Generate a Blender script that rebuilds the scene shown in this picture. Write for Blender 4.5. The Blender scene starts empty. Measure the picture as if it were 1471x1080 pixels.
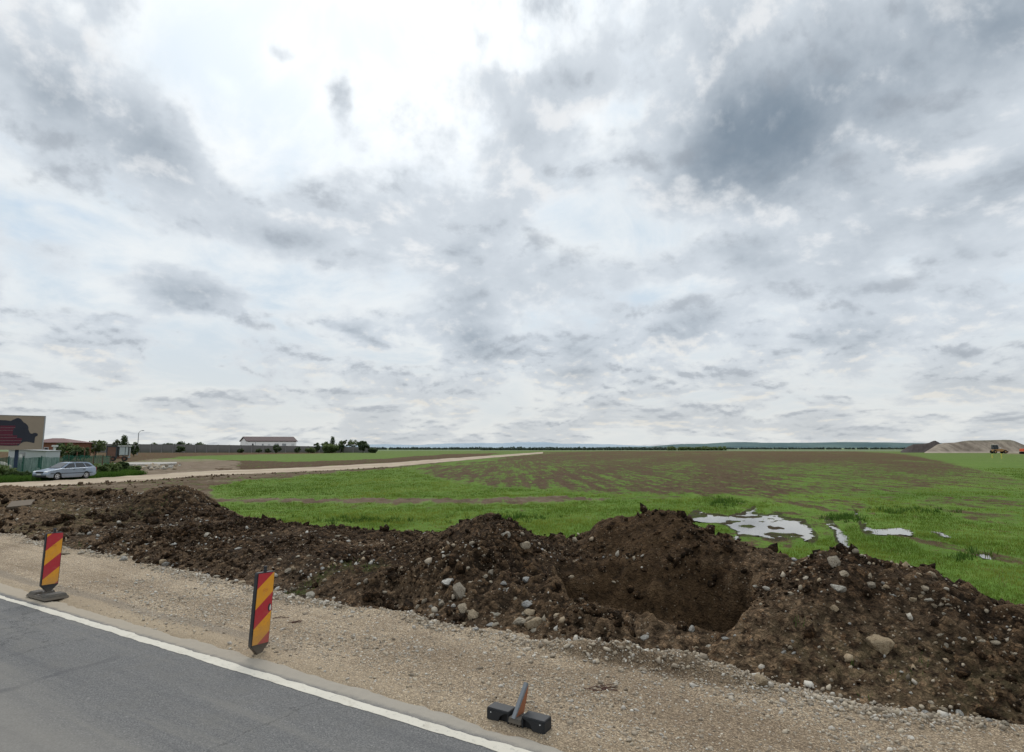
import bpy, bmesh, math, random
import numpy as np
from mathutils import Vector, Matrix, Euler
R = math.radians
SC = bpy.context.scene
COL = SC.collection
rng = np.random.default_rng(7)
random.seed(7)
F, CX, CY, PITCH, CAMH = 850.0, 735.5, 540.0, R(6.91), 2.5

# ------------------------------------------------------------------ camera
cam = bpy.data.cameras.new('camera'); camo = bpy.data.objects.new('camera', cam); COL.objects.link(camo)
cam.sensor_width = 36.0; cam.lens = 36.0*F/1471.0
cam.clip_start = 0.1; cam.clip_end = 30000
camo.location = (0, 0, CAMH); camo.rotation_euler = (math.pi/2+PITCH, 0, 0)
SC.camera = camo

def ray(px, py):
    "world direction of a photograph pixel (scaled so that y = 1)"
    x = (px-CX)/F; z = -(py-CY)/F
    y2 = math.cos(PITCH)-z*math.sin(PITCH); z2 = math.sin(PITCH)+z*math.cos(PITCH)
    return x/y2, 1.0, z2/y2
def gp(px, py, z=0.0):
    "ground point of a photograph pixel on the plane at height z"
    rx, ry, rz = ray(px, py); t = (z-CAMH)/rz
    return (rx*t, ry*t)
def yp(px, py, y):
    "point of a photograph pixel at a distance y ahead: x, z"
    rx, ry, rz = ray(px, py)
    return rx*y, CAMH+rz*y

# ------------------------------------------------------------------ shader helpers
class G:
    "small wrapper that builds node graphs from expressions"
    def __init__(s, tree): s.t = tree; s.n = tree.nodes; s.l = tree.links
    def put(s, sock, v):
        if v is None: return
        if isinstance(v, bpy.types.NodeSocket): s.l.new(v, sock)
        else:
            if hasattr(sock.default_value, '__len__') and not hasattr(v, '__len__'): v = (v,)*len(sock.default_value)
            if hasattr(v, '__len__') and len(sock.default_value) == 4 and len(v) == 3: v = tuple(v)+(1.0,)
            sock.default_value = v
    def m(s, op, a, b=None, c=None, clamp=False):
        n = s.n.new('ShaderNodeMath'); n.operation = op; n.use_clamp = clamp
        for i, v in enumerate((a, b, c)): s.put(n.inputs[i], v)
        return n.outputs[0]
    def add(s, a, b): return s.m('ADD', a, b)
    def sub(s, a, b): return s.m('SUBTRACT', a, b)
    def mul(s, a, b): return s.m('MULTIPLY', a, b)
    def mad(s, a, b, c): return s.m('MULTIPLY_ADD', a, b, c)
    def v(s, op, a, b=None, scale=None):
        n = s.n.new('ShaderNodeVectorMath'); n.operation = op
        s.put(n.inputs[0], a)
        if b is not None: s.put(n.inputs[1], b)
        if scale is not None: s.put(n.inputs['Scale'], scale)
        return n.outputs['Value'] if op in ('DOT_PRODUCT', 'LENGTH', 'DISTANCE') else n.outputs[0]
    def sep(s, a):
        n = s.n.new('ShaderNodeSeparateXYZ'); s.put(n.inputs[0], a); return n.outputs
    def com(s, x, y, z=0.0):
        n = s.n.new('ShaderNodeCombineXYZ')
        for i, v in enumerate((x, y, z)): s.put(n.inputs[i], v)
        return n.outputs[0]
    def ss(s, x, lo, hi, a=0.0, b=1.0, kind='SMOOTHSTEP'):
        n = s.n.new('ShaderNodeMapRange'); n.interpolation_type = kind
        for i, v in enumerate((x, lo, hi, a, b)): s.put(n.inputs[i], v)
        return n.outputs[0]
    def lin(s, x, lo, hi, a=0.0, b=1.0): return s.ss(x, lo, hi, a, b, 'LINEAR')
    def noise(s, vec, scale, detail=4.0, rough=0.5, lac=2.0, dist=0.0, color=False):
        n = s.n.new('ShaderNodeTexNoise'); n.noise_dimensions = '3D'
        if vec is not None: s.put(n.inputs['Vector'], vec)
        for k, v in (('Scale', scale), ('Detail', detail), ('Roughness', rough), ('Lacunarity', lac), ('Distortion', dist)): s.put(n.inputs[k], v)
        return n.outputs['Color' if color else 'Fac']
    def voro(s, vec, scale, feature='F1', rand=1.0, out='Distance'):
        n = s.n.new('ShaderNodeTexVoronoi'); n.feature = feature
        s.put(n.inputs['Vector'], vec); s.put(n.inputs['Scale'], scale); s.put(n.inputs['Randomness'], rand)
        return n.outputs[out]
    def mix(s, f, a, b, blend='MIX'):
        n = s.n.new('ShaderNodeMix'); n.data_type = 'RGBA'; n.blend_type = blend
        s.put(n.inputs[0], f); s.put(n.inputs[6], a); s.put(n.inputs[7], b)
        return n.outputs[2]
    def ramp(s, f, stops, kind='LINEAR'):
        n = s.n.new('ShaderNodeValToRGB'); n.color_ramp.interpolation = kind; s.put(n.inputs[0], f)
        e = n.color_ramp.elements
        while len(e) < len(stops): e.new(0.5)
        for el, (p, c) in zip(e, stops): el.position = p; el.color = tuple(c)+(1.0,)
        return n.outputs[0]
    def attr(s, name, out='Fac'):
        n = s.n.new('ShaderNodeAttribute'); n.attribute_name = name; return n.outputs[out]
    def bump(s, h, strength=0.5, dist=0.02, normal=None):
        n = s.n.new('ShaderNodeBump'); s.put(n.inputs['Strength'], strength); s.put(n.inputs['Distance'], dist)
        s.put(n.inputs['Height'], h)
        if normal is not None: s.put(n.inputs['Normal'], normal)
        return n.outputs[0]
    def pos(s): return s.n.new('ShaderNodeNewGeometry').outputs['Position']
    def obj(s): return s.n.new('ShaderNodeTexCoord').outputs['Object']
    def rnd(s): return s.n.new('ShaderNodeObjectInfo').outputs['Random']

def srgb(r, g, b):
    return tuple(((c/255)/12.92 if c/255 <= 0.04045 else ((c/255+0.055)/1.055)**2.4) for c in (r, g, b))

# ------------------------------------------------------------------ sky
SUN_EL, SUN_AZ = 46.0, -14.0      # azimuth from +Y, positive to the right
def build_world():
    w = bpy.data.worlds.new('World'); SC.world = w; w.use_nodes = True
    w.node_tree.nodes.clear(); w.cycles.sampling_method = 'MANUAL'; w.cycles.sample_map_resolution = 256; g = G(w.node_tree)
    d = g.n.new('ShaderNodeTexCoord').outputs['Generated']
    d = g.v('NORMALIZE', d)
    x, y, z = g.sep(d)[:]
    zc = g.m('MAXIMUM', z, -0.05)
    az = g.m('ARCTAN2', x, y); el = g.m('ARCSINE', z)
    # cloud deck coordinates (flat layer seen in perspective)
    p = g.com(g.mul(az, 2.2), g.mul(g.m('LOGARITHM', g.add(zc, 0.30), math.e), 2.3), 0.0)      # high, broad clouds
    pl = g.com(g.mul(az, 5.6), g.mul(g.m('LOGARITHM', g.add(zc, 0.10), math.e), 2.3), 4.0)      # small clouds lower down
    ae = g.com(az, el, 0.0)
    # warp for the big masses
    w1 = g.v('SUBTRACT', g.noise(p, 1.1, 5, 0.58, color=True), (0.5, 0.5, 0.5))
    w2 = g.v('SUBTRACT', g.noise(g.v('ADD', p, (7, 3, 1)), 3.4, 5, 0.6, color=True), (0.5, 0.5, 0.5))
    aew = g.v('ADD', ae, g.v('ADD', g.v('MULTIPLY', w1, (0.20, 0.15, 0)), g.v('MULTIPLY', w2, (0.075, 0.075, 0))))
    def blobs(items, vec):
        tot = 0.0; vec0 = vec
        for i, (px, py, rx, ry, rot, amp) in enumerate(items):
            if i and i % 6 == 0: vec = g.v('MULTIPLY_ADD', tot, (1e-9, 1e-9, 1e-9)); g.put(vec.node.inputs[2], vec0)   # keeps the node stack short
            def ang(a, b):
                qx, qy, qz = ray(a, b); return math.atan2(qx, qy), math.atan2(qz, math.hypot(qx, qy))
            c = ang(px, py); ax = abs(ang(px+rx, py)[0]-c[0]); ay = abs(ang(px, py-ry)[1]-c[1])
            n = g.n.new('ShaderNodeMapping'); n.vector_type = 'TEXTURE'; g.put(n.inputs[0], vec)
            n.inputs['Location'].default_value = (c[0], c[1], 0); n.inputs['Rotation'].default_value = (0, 0, R(rot)); n.inputs['Scale'].default_value = (ax, ay, 1)
            q = g.v('DOT_PRODUCT', n.outputs[0], n.outputs[0])
            e = g.m('EXPONENT', g.mul(q, -1.0))
            tot = g.add(tot, g.mul(e, amp))
        return tot
    # (photo x, y, radius x, radius y, tilt, amount)
    THICK = [(1230,110,360,160,10,.74),(1400,70,170,110,0,.30),(1010,230,130,50,20,.22),(1070,205,190,90,25,.66),(1350,300,220,70,8,.62),(1150,265,150,60,15,.30),(1450,170,70,40,0,-.12),
             (40,90,140,90,-20,.52),(150,190,180,65,-15,.62),(290,235,90,40,-10,.36),(20,200,90,50,0,.25),
             (390,325,140,28,0,.42),(285,415,58,30,-10,.80),(335,432,34,22,0,.50),(235,385,40,26,-25,.30),(185,415,40,20,0,.20),
             (482,120,30,70,10,.40),(395,70,36,24,0,.36),(490,290,80,40,0,.26),(640,380,60,90,0,.44),(680,475,55,36,-15,.42),
             (1110,375,120,44,-12,.50),(1225,415,40,34,0,.34),(900,390,60,30,0,.26),(1250,480,160,36,0,.30),(960,470,150,34,0,.34),(800,500,110,34,0,.24),
             (490,465,48,11,-12,.50),(175,488,60,17,-6,.36),(265,496,40,12,0,.30),(80,515,30,18,0,.26),(160,568,46,20,0,.26),
             (750,215,110,80,20,.30),(850,60,60,60,0,.12),(1400,400,90,36,0,.22),(560,220,70,60,0,.14),(700,300,70,50,0,.2),
             (1030,590,120,12,0,.2),(1300,560,160,18,0,.2),(640,590,130,14,0,.16),(870,580,60,10,0,.2),
             (600,50,150,80,0,-.26),(700,70,40,30,0,.2),(840,120,50,40,10,.3),(740,130,60,30,0,.26),(280,60,80,110,20,-.50),(370,170,80,70,0,-.36),(730,330,150,130,0,.20),(1000,150,80,110,0,.14),(760,440,160,60,0,.14),(1100,520,300,60,0,.16),(560,330,60,60,0,.10),(650,200,90,60,0,-.12),(790,90,70,70,0,-.34),(900,165,60,20,20,-.35),(880,310,110,60,0,-.34),(1010,330,90,30,10,-.26),
             (120,310,170,34,-4,-.34),(200,380,200,30,0,-.16),(100,450,100,40,0,-.10),(440,400,60,30,0,-.2),(1400,225,90,24,10,-.26),(1290,380,60,16,0,-.18)]
    BLUE = [(60,242,110,14,-4,.55),(180,262,70,9,-6,.4),(60,300,90,10,-5,.4),(300,112,28,20,-30,.5),(787,36,16,18,0,.9),(930,80,60,50,0,.30),(570,215,90,70,0,.30),(720,225,80,80,0,.28),(700,400,120,90,0,.2),(30,350,80,30,0,.25),(120,590,200,30,0,.18),(420,600,120,24,0,.22)]
    T = blobs(THICK, aew)
    B = blobs(BLUE, aew)
    # fractal detail, compressed towards the horizon by the deck projection
    low = g.ss(el, 0.34, 0.10)
    def two(off):
        a = g.noise(g.v('ADD', p, off), 1.6, 8, 0.54, 2.1, 0.15); b = g.noise(g.v('ADD', pl, off), 1.7, 7, 0.54, 2.1, 0.15)
        return g.add(g.mul(a, g.sub(1.0, low)), g.mul(b, low))
    n1 = two((0, 0, 0)); n1b = two((0.01, 0.075, 0))
    n2 = g.noise(g.v('ADD', p, (3, 1, 5)), 4.6, 7, 0.58, 2.1, 0.1)
    n3 = g.noise(g.v('MULTIPLY', pl, (0.5, 0.9, 1)), 1.5, 8, 0.60, 2.0, 0.6)
    hor = g.ss(el, 0.0, 0.42)                       # 0 at the horizon, 1 high up
    amp1 = g.lin(hor, 0, 1, 1.15, 0.85)
    D = g.mad(g.sub(n1, 0.485), g.mul(amp1, 2.1), T)
    D = g.mad(g.sub(n2, 0.5), 0.60, D)
    vn = g.n.new('ShaderNodeTexVoronoi'); vn.feature = 'SMOOTH_F1'; vn.normalize = True
    g.put(vn.inputs['Vector'], p)
    for kk, vv in (('Scale', 5.5), ('Detail', 3.0), ('Roughness', 0.55), ('Lacunarity', 2.2), ('Smoothness', 0.25)): vn.inputs[kk].default_value = vv
    D = g.mad(g.sub(0.42, vn.outputs['Distance']), 0.75, D)
    lowdeck = g.mul(g.ss(el, 0.30, 0.10), g.sub(n3, 0.47))
    D = g.mad(lowdeck, 1.6, D)
    emb = g.sub(n1b, n1)                            # light from the side of the sun
    # thin high layer: pale blue to white
    thin = g.ss(g.mad(g.sub(n3, 0.5), 1.1, g.mul(D, 0.35)), -0.22, 0.20)
    sky = g.n.new('ShaderNodeTexSky'); sky.sky_type = 'NISHITA'; sky.sun_disc = False
    sky.sun_elevation = R(SUN_EL); sky.sun_rotation = R(SUN_AZ); sky.air_density = 1.0; sky.dust_density = 2.0; sky.ozone_density = 1.2
    S = 10.0                                        # cloud colours are written for a Background strength of 0.1
    def c(r, gg, b): return tuple(v*S for v in srgb(r, gg, b))
    blue = g.mix(0.55, sky.outputs[0], c(182, 214, 238))
    pale = g.mix(g.m('MULTIPLY', B, 1.35, clamp=True), c(206, 221, 234), blue)
    base = g.mix(g.mul(thin, g.sub(1.0, g.m('MULTIPLY', B, 0.8, clamp=True))), pale, c(238, 243, 246))
    base = g.mix(g.ss(el, 0.26, 0.0, 0.0, 0.75), base, c(224, 225, 221))
    # thick clouds
    m = g.ss(D, 0.0, 0.40)
    core = g.ss(D, 0.12, 1.75)
    grey = g.mix(core, c(214, 222, 230), c(128, 143, 158))
    grey = g.mix(g.ss(el, 0.20, 0.02, 0.0, 0.6), grey, c(204, 206, 205))
    rim = g.mul(g.ss(emb, 0.015, 0.10, 0.0, 0.85), g.sub(1.0, g.mul(core, 0.85)))
    grey = g.mix(rim, grey, g.mix(g.ss(el, 0.25, 0.05), c(238, 240, 242), c(228, 225, 217)))
    dark = g.ss(emb, -0.015, -0.11, 0.0, 0.5)
    grey = g.mix(dark, grey, c(152, 160, 170))
    colr = g.mix(m, base, grey)
    # glow of the hidden sun and a brighter upper sky
    sd = (math.sin(R(SUN_AZ))*math.cos(R(SUN_EL)), math.cos(R(SUN_AZ))*math.cos(R(SUN_EL)), math.sin(R(SUN_EL)))
    cs = g.v('DOT_PRODUCT', d, sd)
    glow = g.mul(g.ss(cs, 0.85, 1.0), g.sub(1.0, g.mul(m, 0.85)))
    colr = g.mix(g.mul(glow, 0.45), colr, c(255, 255, 255))
    up = g.mad(g.ss(el, 0.62, 1.1), ZENITH, 1.0)
    colr = g.v('SCALE', colr, scale=g.add(up, g.mul(glow, 0.22)))
    colr = g.mix(g.ss(z, -0.02, -0.08), colr, c(120, 122, 112))
    bg = g.n.new('ShaderNodeBackground'); g.put(bg.inputs[0], colr); bg.inputs[1].default_value = 0.1
    out = g.n.new('ShaderNodeOutputWorld'); g.l.new(bg.outputs[0], out.inputs[0])
ZENITH = 1.0
build_world()
SC.view_settings.view_transform = 'Standard'; SC.view_settings.look = 'None'; SC.view_settings.exposure = 0
SC.cycles.use_adaptive_sampling = True; SC.cycles.adaptive_threshold = 0.02; SC.cycles.max_bounces = 6; SC.cycles.diffuse_bounces = 3; SC.cycles.glossy_bounces = 2; SC.cycles.transmission_bounces = 3

# ------------------------------------------------------------------ sun
sl = bpy.data.lights.new('sun', 'SUN'); so = bpy.data.objects.new('sun', sl); COL.objects.link(so)
sl.energy = 1.5; sl.angle = R(22); sl.color = (1.0, 0.95, 0.88)
_sd = Vector((math.sin(R(SUN_AZ))*math.cos(R(SUN_EL)), math.cos(R(SUN_AZ))*math.cos(R(SUN_EL)), math.sin(R(SUN_EL))))
so.rotation_euler = _sd.to_track_quat('Z', 'Y').to_euler(); so.location = _sd*60

# ------------------------------------------------------------------ numpy noise
def _hash(ix, iy, seed):
    h = (ix.astype(np.int64)*374761393 + iy.astype(np.int64)*668265263 + seed*1442695041) & 0xFFFFFFFF
    h = ((h ^ (h >> 13))*1274126177) & 0xFFFFFFFF
    return ((h ^ (h >> 16)) & 0xFFFFFF)/float(0xFFFFFF)
def vnoise(x, y, seed=0):
    ix = np.floor(x); iy = np.floor(y); fx = x-ix; fy = y-iy
    ix = ix.astype(np.int64); iy = iy.astype(np.int64)
    ux = fx*fx*fx*(fx*(fx*6-15)+10); uy = fy*fy*fy*(fy*(fy*6-15)+10)
    a = _hash(ix, iy, seed); b = _hash(ix+1, iy, seed); c = _hash(ix, iy+1, seed); d = _hash(ix+1, iy+1, seed)
    return (a+(b-a)*ux+(c-a)*uy+(a-b-c+d)*ux*uy)*2-1
def fbm(x, y, oct=4, seed=0, gain=0.5):
    t = 0.0; a = 1.0; n = 0.0
    for i in range(oct):
        t = t+a*vnoise(x, y, seed+i*17); n += a; a *= gain
        x, y = x*1.62*1.2+y*0.52*1.2+11.3, y*1.62*1.2-x*0.52*1.2+5.7
    return t/n
def billow(x, y, oct=4, seed=0, gain=0.5):
    t = 0.0; a = 1.0; n = 0.0
    for i in range(oct):
        t = t+a*(1-2*np.abs(vnoise(x, y, seed+i*17))); n += a; a *= gain
        x, y = x*1.7+y*0.9+3.3, y*1.7-x*0.9+8.7
    return t/n
def worley(x, y, seed=0):
    ix = np.floor(x).astype(np.int64); iy = np.floor(y).astype(np.int64); best = np.full(np.shape(x), 9.0)
    for dx in (-1, 0, 1):
        for dy in (-1, 0, 1):
            cx = ix+dx+_hash(ix+dx, iy+dy, seed); cy = iy+dy+_hash(ix+dx, iy+dy, seed+91)
            best = np.minimum(best, (cx-x)**2+(cy-y)**2)
    return np.sqrt(best)
def sstep(x, a, b):
    t = np.clip((x-a)/(b-a), 0, 1); return t*t*(3-2*t)
def to_px(x, y, z):
    zz = z-CAMH; d = y*math.cos(PITCH)+zz*math.sin(PITCH); d = np.where(d < 0.05, 0.05, d)
    return CX+F*x/d, CY-F*(-y*math.sin(PITCH)+zz*math.cos(PITCH))/d
def in_poly(px, py, poly):
    r = np.zeros(np.shape(px), bool); n = len(poly)
    for i in range(n):
        x0, y0 = poly[i]; x1, y1 = poly[(i+1) % n]
        if y0 == y1: continue
        c = ((y0 > py) != (y1 > py)) & (px < (x1-x0)*(py-y0)/(y1-y0)+x0)
        r ^= c
    return r

# ------------------------------------------------------------------ mesh helpers
def np_mesh(name, V, Fc, mat, attrs=None, smooth=True, link=True):
    me = bpy.data.meshes.new(name); V = np.asarray(V, np.float32); Fc = np.asarray(Fc, np.int32)
    k = Fc.shape[1]; me.vertices.add(len(V)); me.vertices.foreach_set('co', V.ravel())
    me.loops.add(Fc.size); me.loops.foreach_set('vertex_index', Fc.ravel())
    me.polygons.add(len(Fc)); me.polygons.foreach_set('loop_start', np.arange(0, Fc.size, k, dtype=np.int32))
    me.polygons.foreach_set('loop_total', np.full(len(Fc), k, np.int32))
    me.update(calc_edges=True); me.validate()
    if smooth: me.polygons.foreach_set('use_smooth', np.ones(len(me.polygons), bool))
    for an, av in (attrs or {}).items():
        a = me.attributes.new(an, 'FLOAT', 'POINT'); a.data.foreach_set('value', np.asarray(av, np.float32).ravel())
    if mat: me.materials.append(mat)
    if not link: return me
    o = bpy.data.objects.new(name, me); COL.objects.link(o); return o
def grid_faces(nu, nv, mask=None):
    i = np.arange(nu*nv).reshape(nu, nv)
    f = np.stack([i[:-1, :-1], i[1:, :-1], i[1:, 1:], i[:-1, 1:]], -1).reshape(-1, 4)
    return f if mask is None else f[mask.ravel()]
def structure(o): o['kind'] = 'structure'; return o
def stuff(o, label, cat): o['kind'] = 'stuff'; o['label'] = label; o['category'] = cat; return o
def tag(o, label, cat, group=None):
    o['label'] = label; o['category'] = cat
    if group: o['group'] = group
    return o
def material(name, rough=0.9, spec=0.3):
    m = bpy.data.materials.new(name); m.use_nodes = True; g = G(m.node_tree)
    b = g.n['Principled BSDF']; b.inputs['Roughness'].default_value = rough; b.inputs['Specular IOR Level'].default_value = spec
    return m, g, b

# road axes: u runs along the road to the left and away, v runs from the camera towards the field
TH = R(59.2); DU = np.array((-math.sin(TH), math.cos(TH))); DV = np.array((math.cos(TH), math.sin(TH)))
ROADROT = math.atan2(DU[1], DU[0])     # local x = u; local y = -v  (right handed)
def uv2xy(u, v): return u*DU[0]+v*DV[0], u*DU[1]+v*DV[1]
def xy2uv(x, y): return x*DU[0]+y*DU[1], x*DV[0]+y*DV[1]

# ------------------------------------------------------------------ soil and gravel materials
def soil_material():
    m, g, b = material('dark_soil', 0.95, 0.07); p = g.pos()
    n1 = g.noise(p, 0.9, 5, 0.6); n2 = g.noise(p, 7.0, 6, 0.65); n3 = g.noise(p, 38.0, 5, 0.65)
    c = g.ramp(n1, [(0.30, (0.024, 0.0155, 0.0095)), (0.52, (0.046, 0.030, 0.0180)), (0.74, (0.088, 0.060, 0.038))])
    c = g.mix(g.ss(n2, 0.45, 0.75, 0.0, 0.65), c, (0.105, 0.076, 0.051))
    c = g.mix(g.ss(n3, 0.54, 0.34, 0.0, 0.85), c, (0.014, 0.010, 0.008))
    c = g.mix(g.ss(g.noise(p, 2.4, 4, 0.6), 0.52, 0.34, 0.0, 0.6), c, (0.020, 0.014, 0.011))
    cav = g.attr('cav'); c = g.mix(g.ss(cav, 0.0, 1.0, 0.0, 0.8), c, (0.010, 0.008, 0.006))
    dry = g.m('MULTIPLY', g.attr('dry'), g.ss(n2, 0.35, 0.6), clamp=True)
    c = g.mix(g.mul(dry, 0.8), c, (0.195, 0.150, 0.108))
    pd = g.v('ADD', p, g.v('SCALE', g.v('SUBTRACT', g.noise(p, 11, 4, 0.6, color=True), (0.5,)*3), scale=0.10))
    cr = g.n.new('ShaderNodeTexVoronoi'); g.put(cr.inputs['Vector'], pd); cr.inputs['Scale'].default_value = 13.0
    crc = g.sep(cr.outputs['Color']); cr2 = g.voro(pd, 30.0)
    c = g.mix(1.0, c, g.ramp(crc[1], [(0.0, (0.72, 0.71, 0.69)), (0.5, (1.2, 1.2, 1.2)), (0.85, (1.75, 1.72, 1.66)), (1.0, (2.5, 2.42, 2.3))]), 'MULTIPLY')
    c = g.mix(g.ss(cr.outputs['Distance'], 0.42, 0.70, 0.0, 0.8), c, (0.010, 0.0075, 0.005)); c = g.mix(g.ss(cr2, 0.42, 0.72, 0.0, 0.6), c, (0.012, 0.009, 0.006))  # shade in the gaps between crumbs, painted into the colour
    c = g.mix(g.mul(dry, 0.45), c, (0.165, 0.125, 0.088))
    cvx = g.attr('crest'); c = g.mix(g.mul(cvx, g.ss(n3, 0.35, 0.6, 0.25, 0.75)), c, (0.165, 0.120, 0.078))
    clay = g.mul(g.attr('clay'), g.ss(n2, 0.30, 0.58, 0.25, 1.0))
    c = g.mix(g.mul(clay, 0.6), c, g.mix(n2, (0.050, 0.034, 0.020), (0.105, 0.071, 0.041)))
    # embedded grit and pebbles
    vo = g.n.new('ShaderNodeTexVoronoi'); g.put(vo.inputs['Vector'], p); vo.inputs['Scale'].default_value = 26.0
    pick = g.sep(vo.outputs['Color'])[0]
    peb = g.mul(g.ss(vo.outputs['Distance'], 0.36, 0.26), g.m('GREATER_THAN', pick, g.mad(g.noise(p, 1.7, 3), -0.75, 1.22)))
    peb = g.mul(peb, g.sub(1.0, g.mul(clay, 0.85)))
    c = g.mix(peb, c, g.mix(g.sep(vo.outputs['Color'])[1], (0.12, 0.10, 0.078), (0.28, 0.25, 0.205)))
    moss = g.mul(g.attr('moss'), g.ss(n2, 0.42, 0.62))
    c = g.mix(g.mul(moss, 0.75), c, (0.040, 0.062, 0.018))
    g.put(b.inputs['Base Color'], c)
    c = g.mix(1.0, c, (1.04, 0.93, 0.81), 'MULTIPLY'); b.id_data.links.remove(b.inputs['Base Color'].links[0]); g.put(b.inputs['Base Color'], c)
    h = g.add(g.mul(n2, 0.5), g.add(g.mad(n3, 0.35, g.mul(peb, 0.18)), g.mul(g.add(cr.outputs['Distance'], cr2), -0.35)))
    g.put(b.inputs['Normal'], g.bump(h, 1.0, 0.08))
    return m
def gravel_material():
    m, g, b = material('crushed_gravel', 0.92, 0.12); p = g.obj()
    pw = g.v('ADD', p, g.v('SCALE', g.v('SUBTRACT', g.noise(p, 16, 3, color=True), (0.5,)*3), scale=0.03))
    def layer(sc):
        vo = g.n.new('ShaderNodeTexVoronoi'); g.put(vo.inputs['Vector'], pw); vo.inputs['Scale'].default_value = sc
        return vo.outputs['Distance'], g.sep(vo.outputs['Color'])
    d1, c1 = layer(30.0); d2, c2 = layer(75.0); d3, c3 = layer(14.0)
    big = g.noise(p, 0.55, 4, 0.55); mid = g.noise(p, 3.2, 5, 0.6)
    base = g.mix(g.ss(big, 0.35, 0.65), (0.248, 0.194, 0.134), (0.342, 0.275, 0.194))
    base = g.mix(g.ss(mid, 0.52, 0.72, 0.0, 0.55), base, (0.205, 0.155, 0.11))
    tone = g.ramp(c2[0], [(0.0, (0.55, 0.52, 0.50)), (0.45, (0.95, 0.94, 0.92)), (0.8, (1.25, 1.24, 1.22)), (1.0, (1.75, 1.75, 1.75))])
    c = g.mix(1.0, base, tone, 'MULTIPLY')
    st = g.mul(g.ss(d1, 0.40, 0.30), g.m('GREATER_THAN', c1[0], 0.58))
    c = g.mix(g.mul(st, 0.85), c, g.ramp(c1[1], [(0, (0.15, 0.12, 0.092)), (0.5, (0.42, 0.36, 0.275)), (1, (0.66, 0.61, 0.52))]))
    st3 = g.mul(g.ss(d3, 0.24, 0.17), g.m('GREATER_THAN', c3[0], 0.86))
    c = g.mix(st3, c, g.ramp(c3[1], [(0, (0.22, 0.18, 0.14)), (1, (0.66, 0.62, 0.55))]))
    gap = g.ss(d2, 0.50, 0.72); c = g.mix(g.mul(gap, 0.6), c, (0.11, 0.082, 0.06))
    # damp and trodden darker lanes, pale dust along the asphalt
    x, y, z = g.sep(p)[:]; vv = g.mul(y, -1.0)
    wob = g.mul(g.sub(big, 0.5), 1.2)
    lane = g.ss(g.m('ABSOLUTE', g.sub(g.add(vv, wob), 6.05)), 0.55, 0.1, 0.0, 0.30)
    c = g.mix(lane, c, g.mix(1.0, c, (0.62, 0.58, 0.55), 'MULTIPLY'))
    near = g.ss(x, 9.0, 1.0, 0.0, 0.38); c = g.mix(near, c, g.mix(1.0, c, (0.58, 0.54, 0.50), 'MULTIPLY'))
    sand = g.mul(g.ss(g.add(vv, g.mul(wob, 0.4)), 5.35, 4.95), g.ss(x, 2.0, 9.0, 0.20, 0.75))
    c = g.mix(sand, c, g.mix(mid, (0.25, 0.195, 0.13), (0.34, 0.272, 0.19)))
    ty = g.noise(g.v('MULTIPLY', p, (0.16, 2.6, 1)), 1.5, 5, 0.6); c = g.mix(g.ss(ty, 0.52, 0.66, 0.0, 0.45), c, g.mix(1.0, c, (0.62, 0.58, 0.54), 'MULTIPLY')); c = g.mix(g.ss(ty, 0.46, 0.34, 0.0, 0.3), c, g.mix(1.0, c, (1.25, 1.24, 1.22), 'MULTIPLY'))
    rg = g.mul(g.ss(g.m('ABSOLUTE', g.sub(g.add(vv, g.mul(wob, 0.1)), 6.80)), 0.16, 0.04, 0, 0.7), g.mul(g.ss(x, 0.6, 1.4), g.ss(x, 3.8, 3.0))); c = g.mix(rg, c, g.mix(1.0, c, (0.50, 0.46, 0.42), 'MULTIPLY'))
    band = g.mul(g.ss(g.m('ABSOLUTE', g.sub(g.add(vv, g.mul(wob, 0.25)), 5.25)), 0.16, 0.05, 0, 0.5), g.ss(x, 5.0, 8.0)); c = g.mix(band, c, (0.165, 0.142, 0.115))
    g.put(b.inputs['Base Color'], c)
    h = g.add(g.mul(d2, -0.5), g.add(g.mul(st, 0.6), g.mad(d1, -0.35, g.mul(st3, 0.9))))
    g.put(b.inputs['Normal'], g.bump(h, 0.75, 0.022))
    return m
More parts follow.
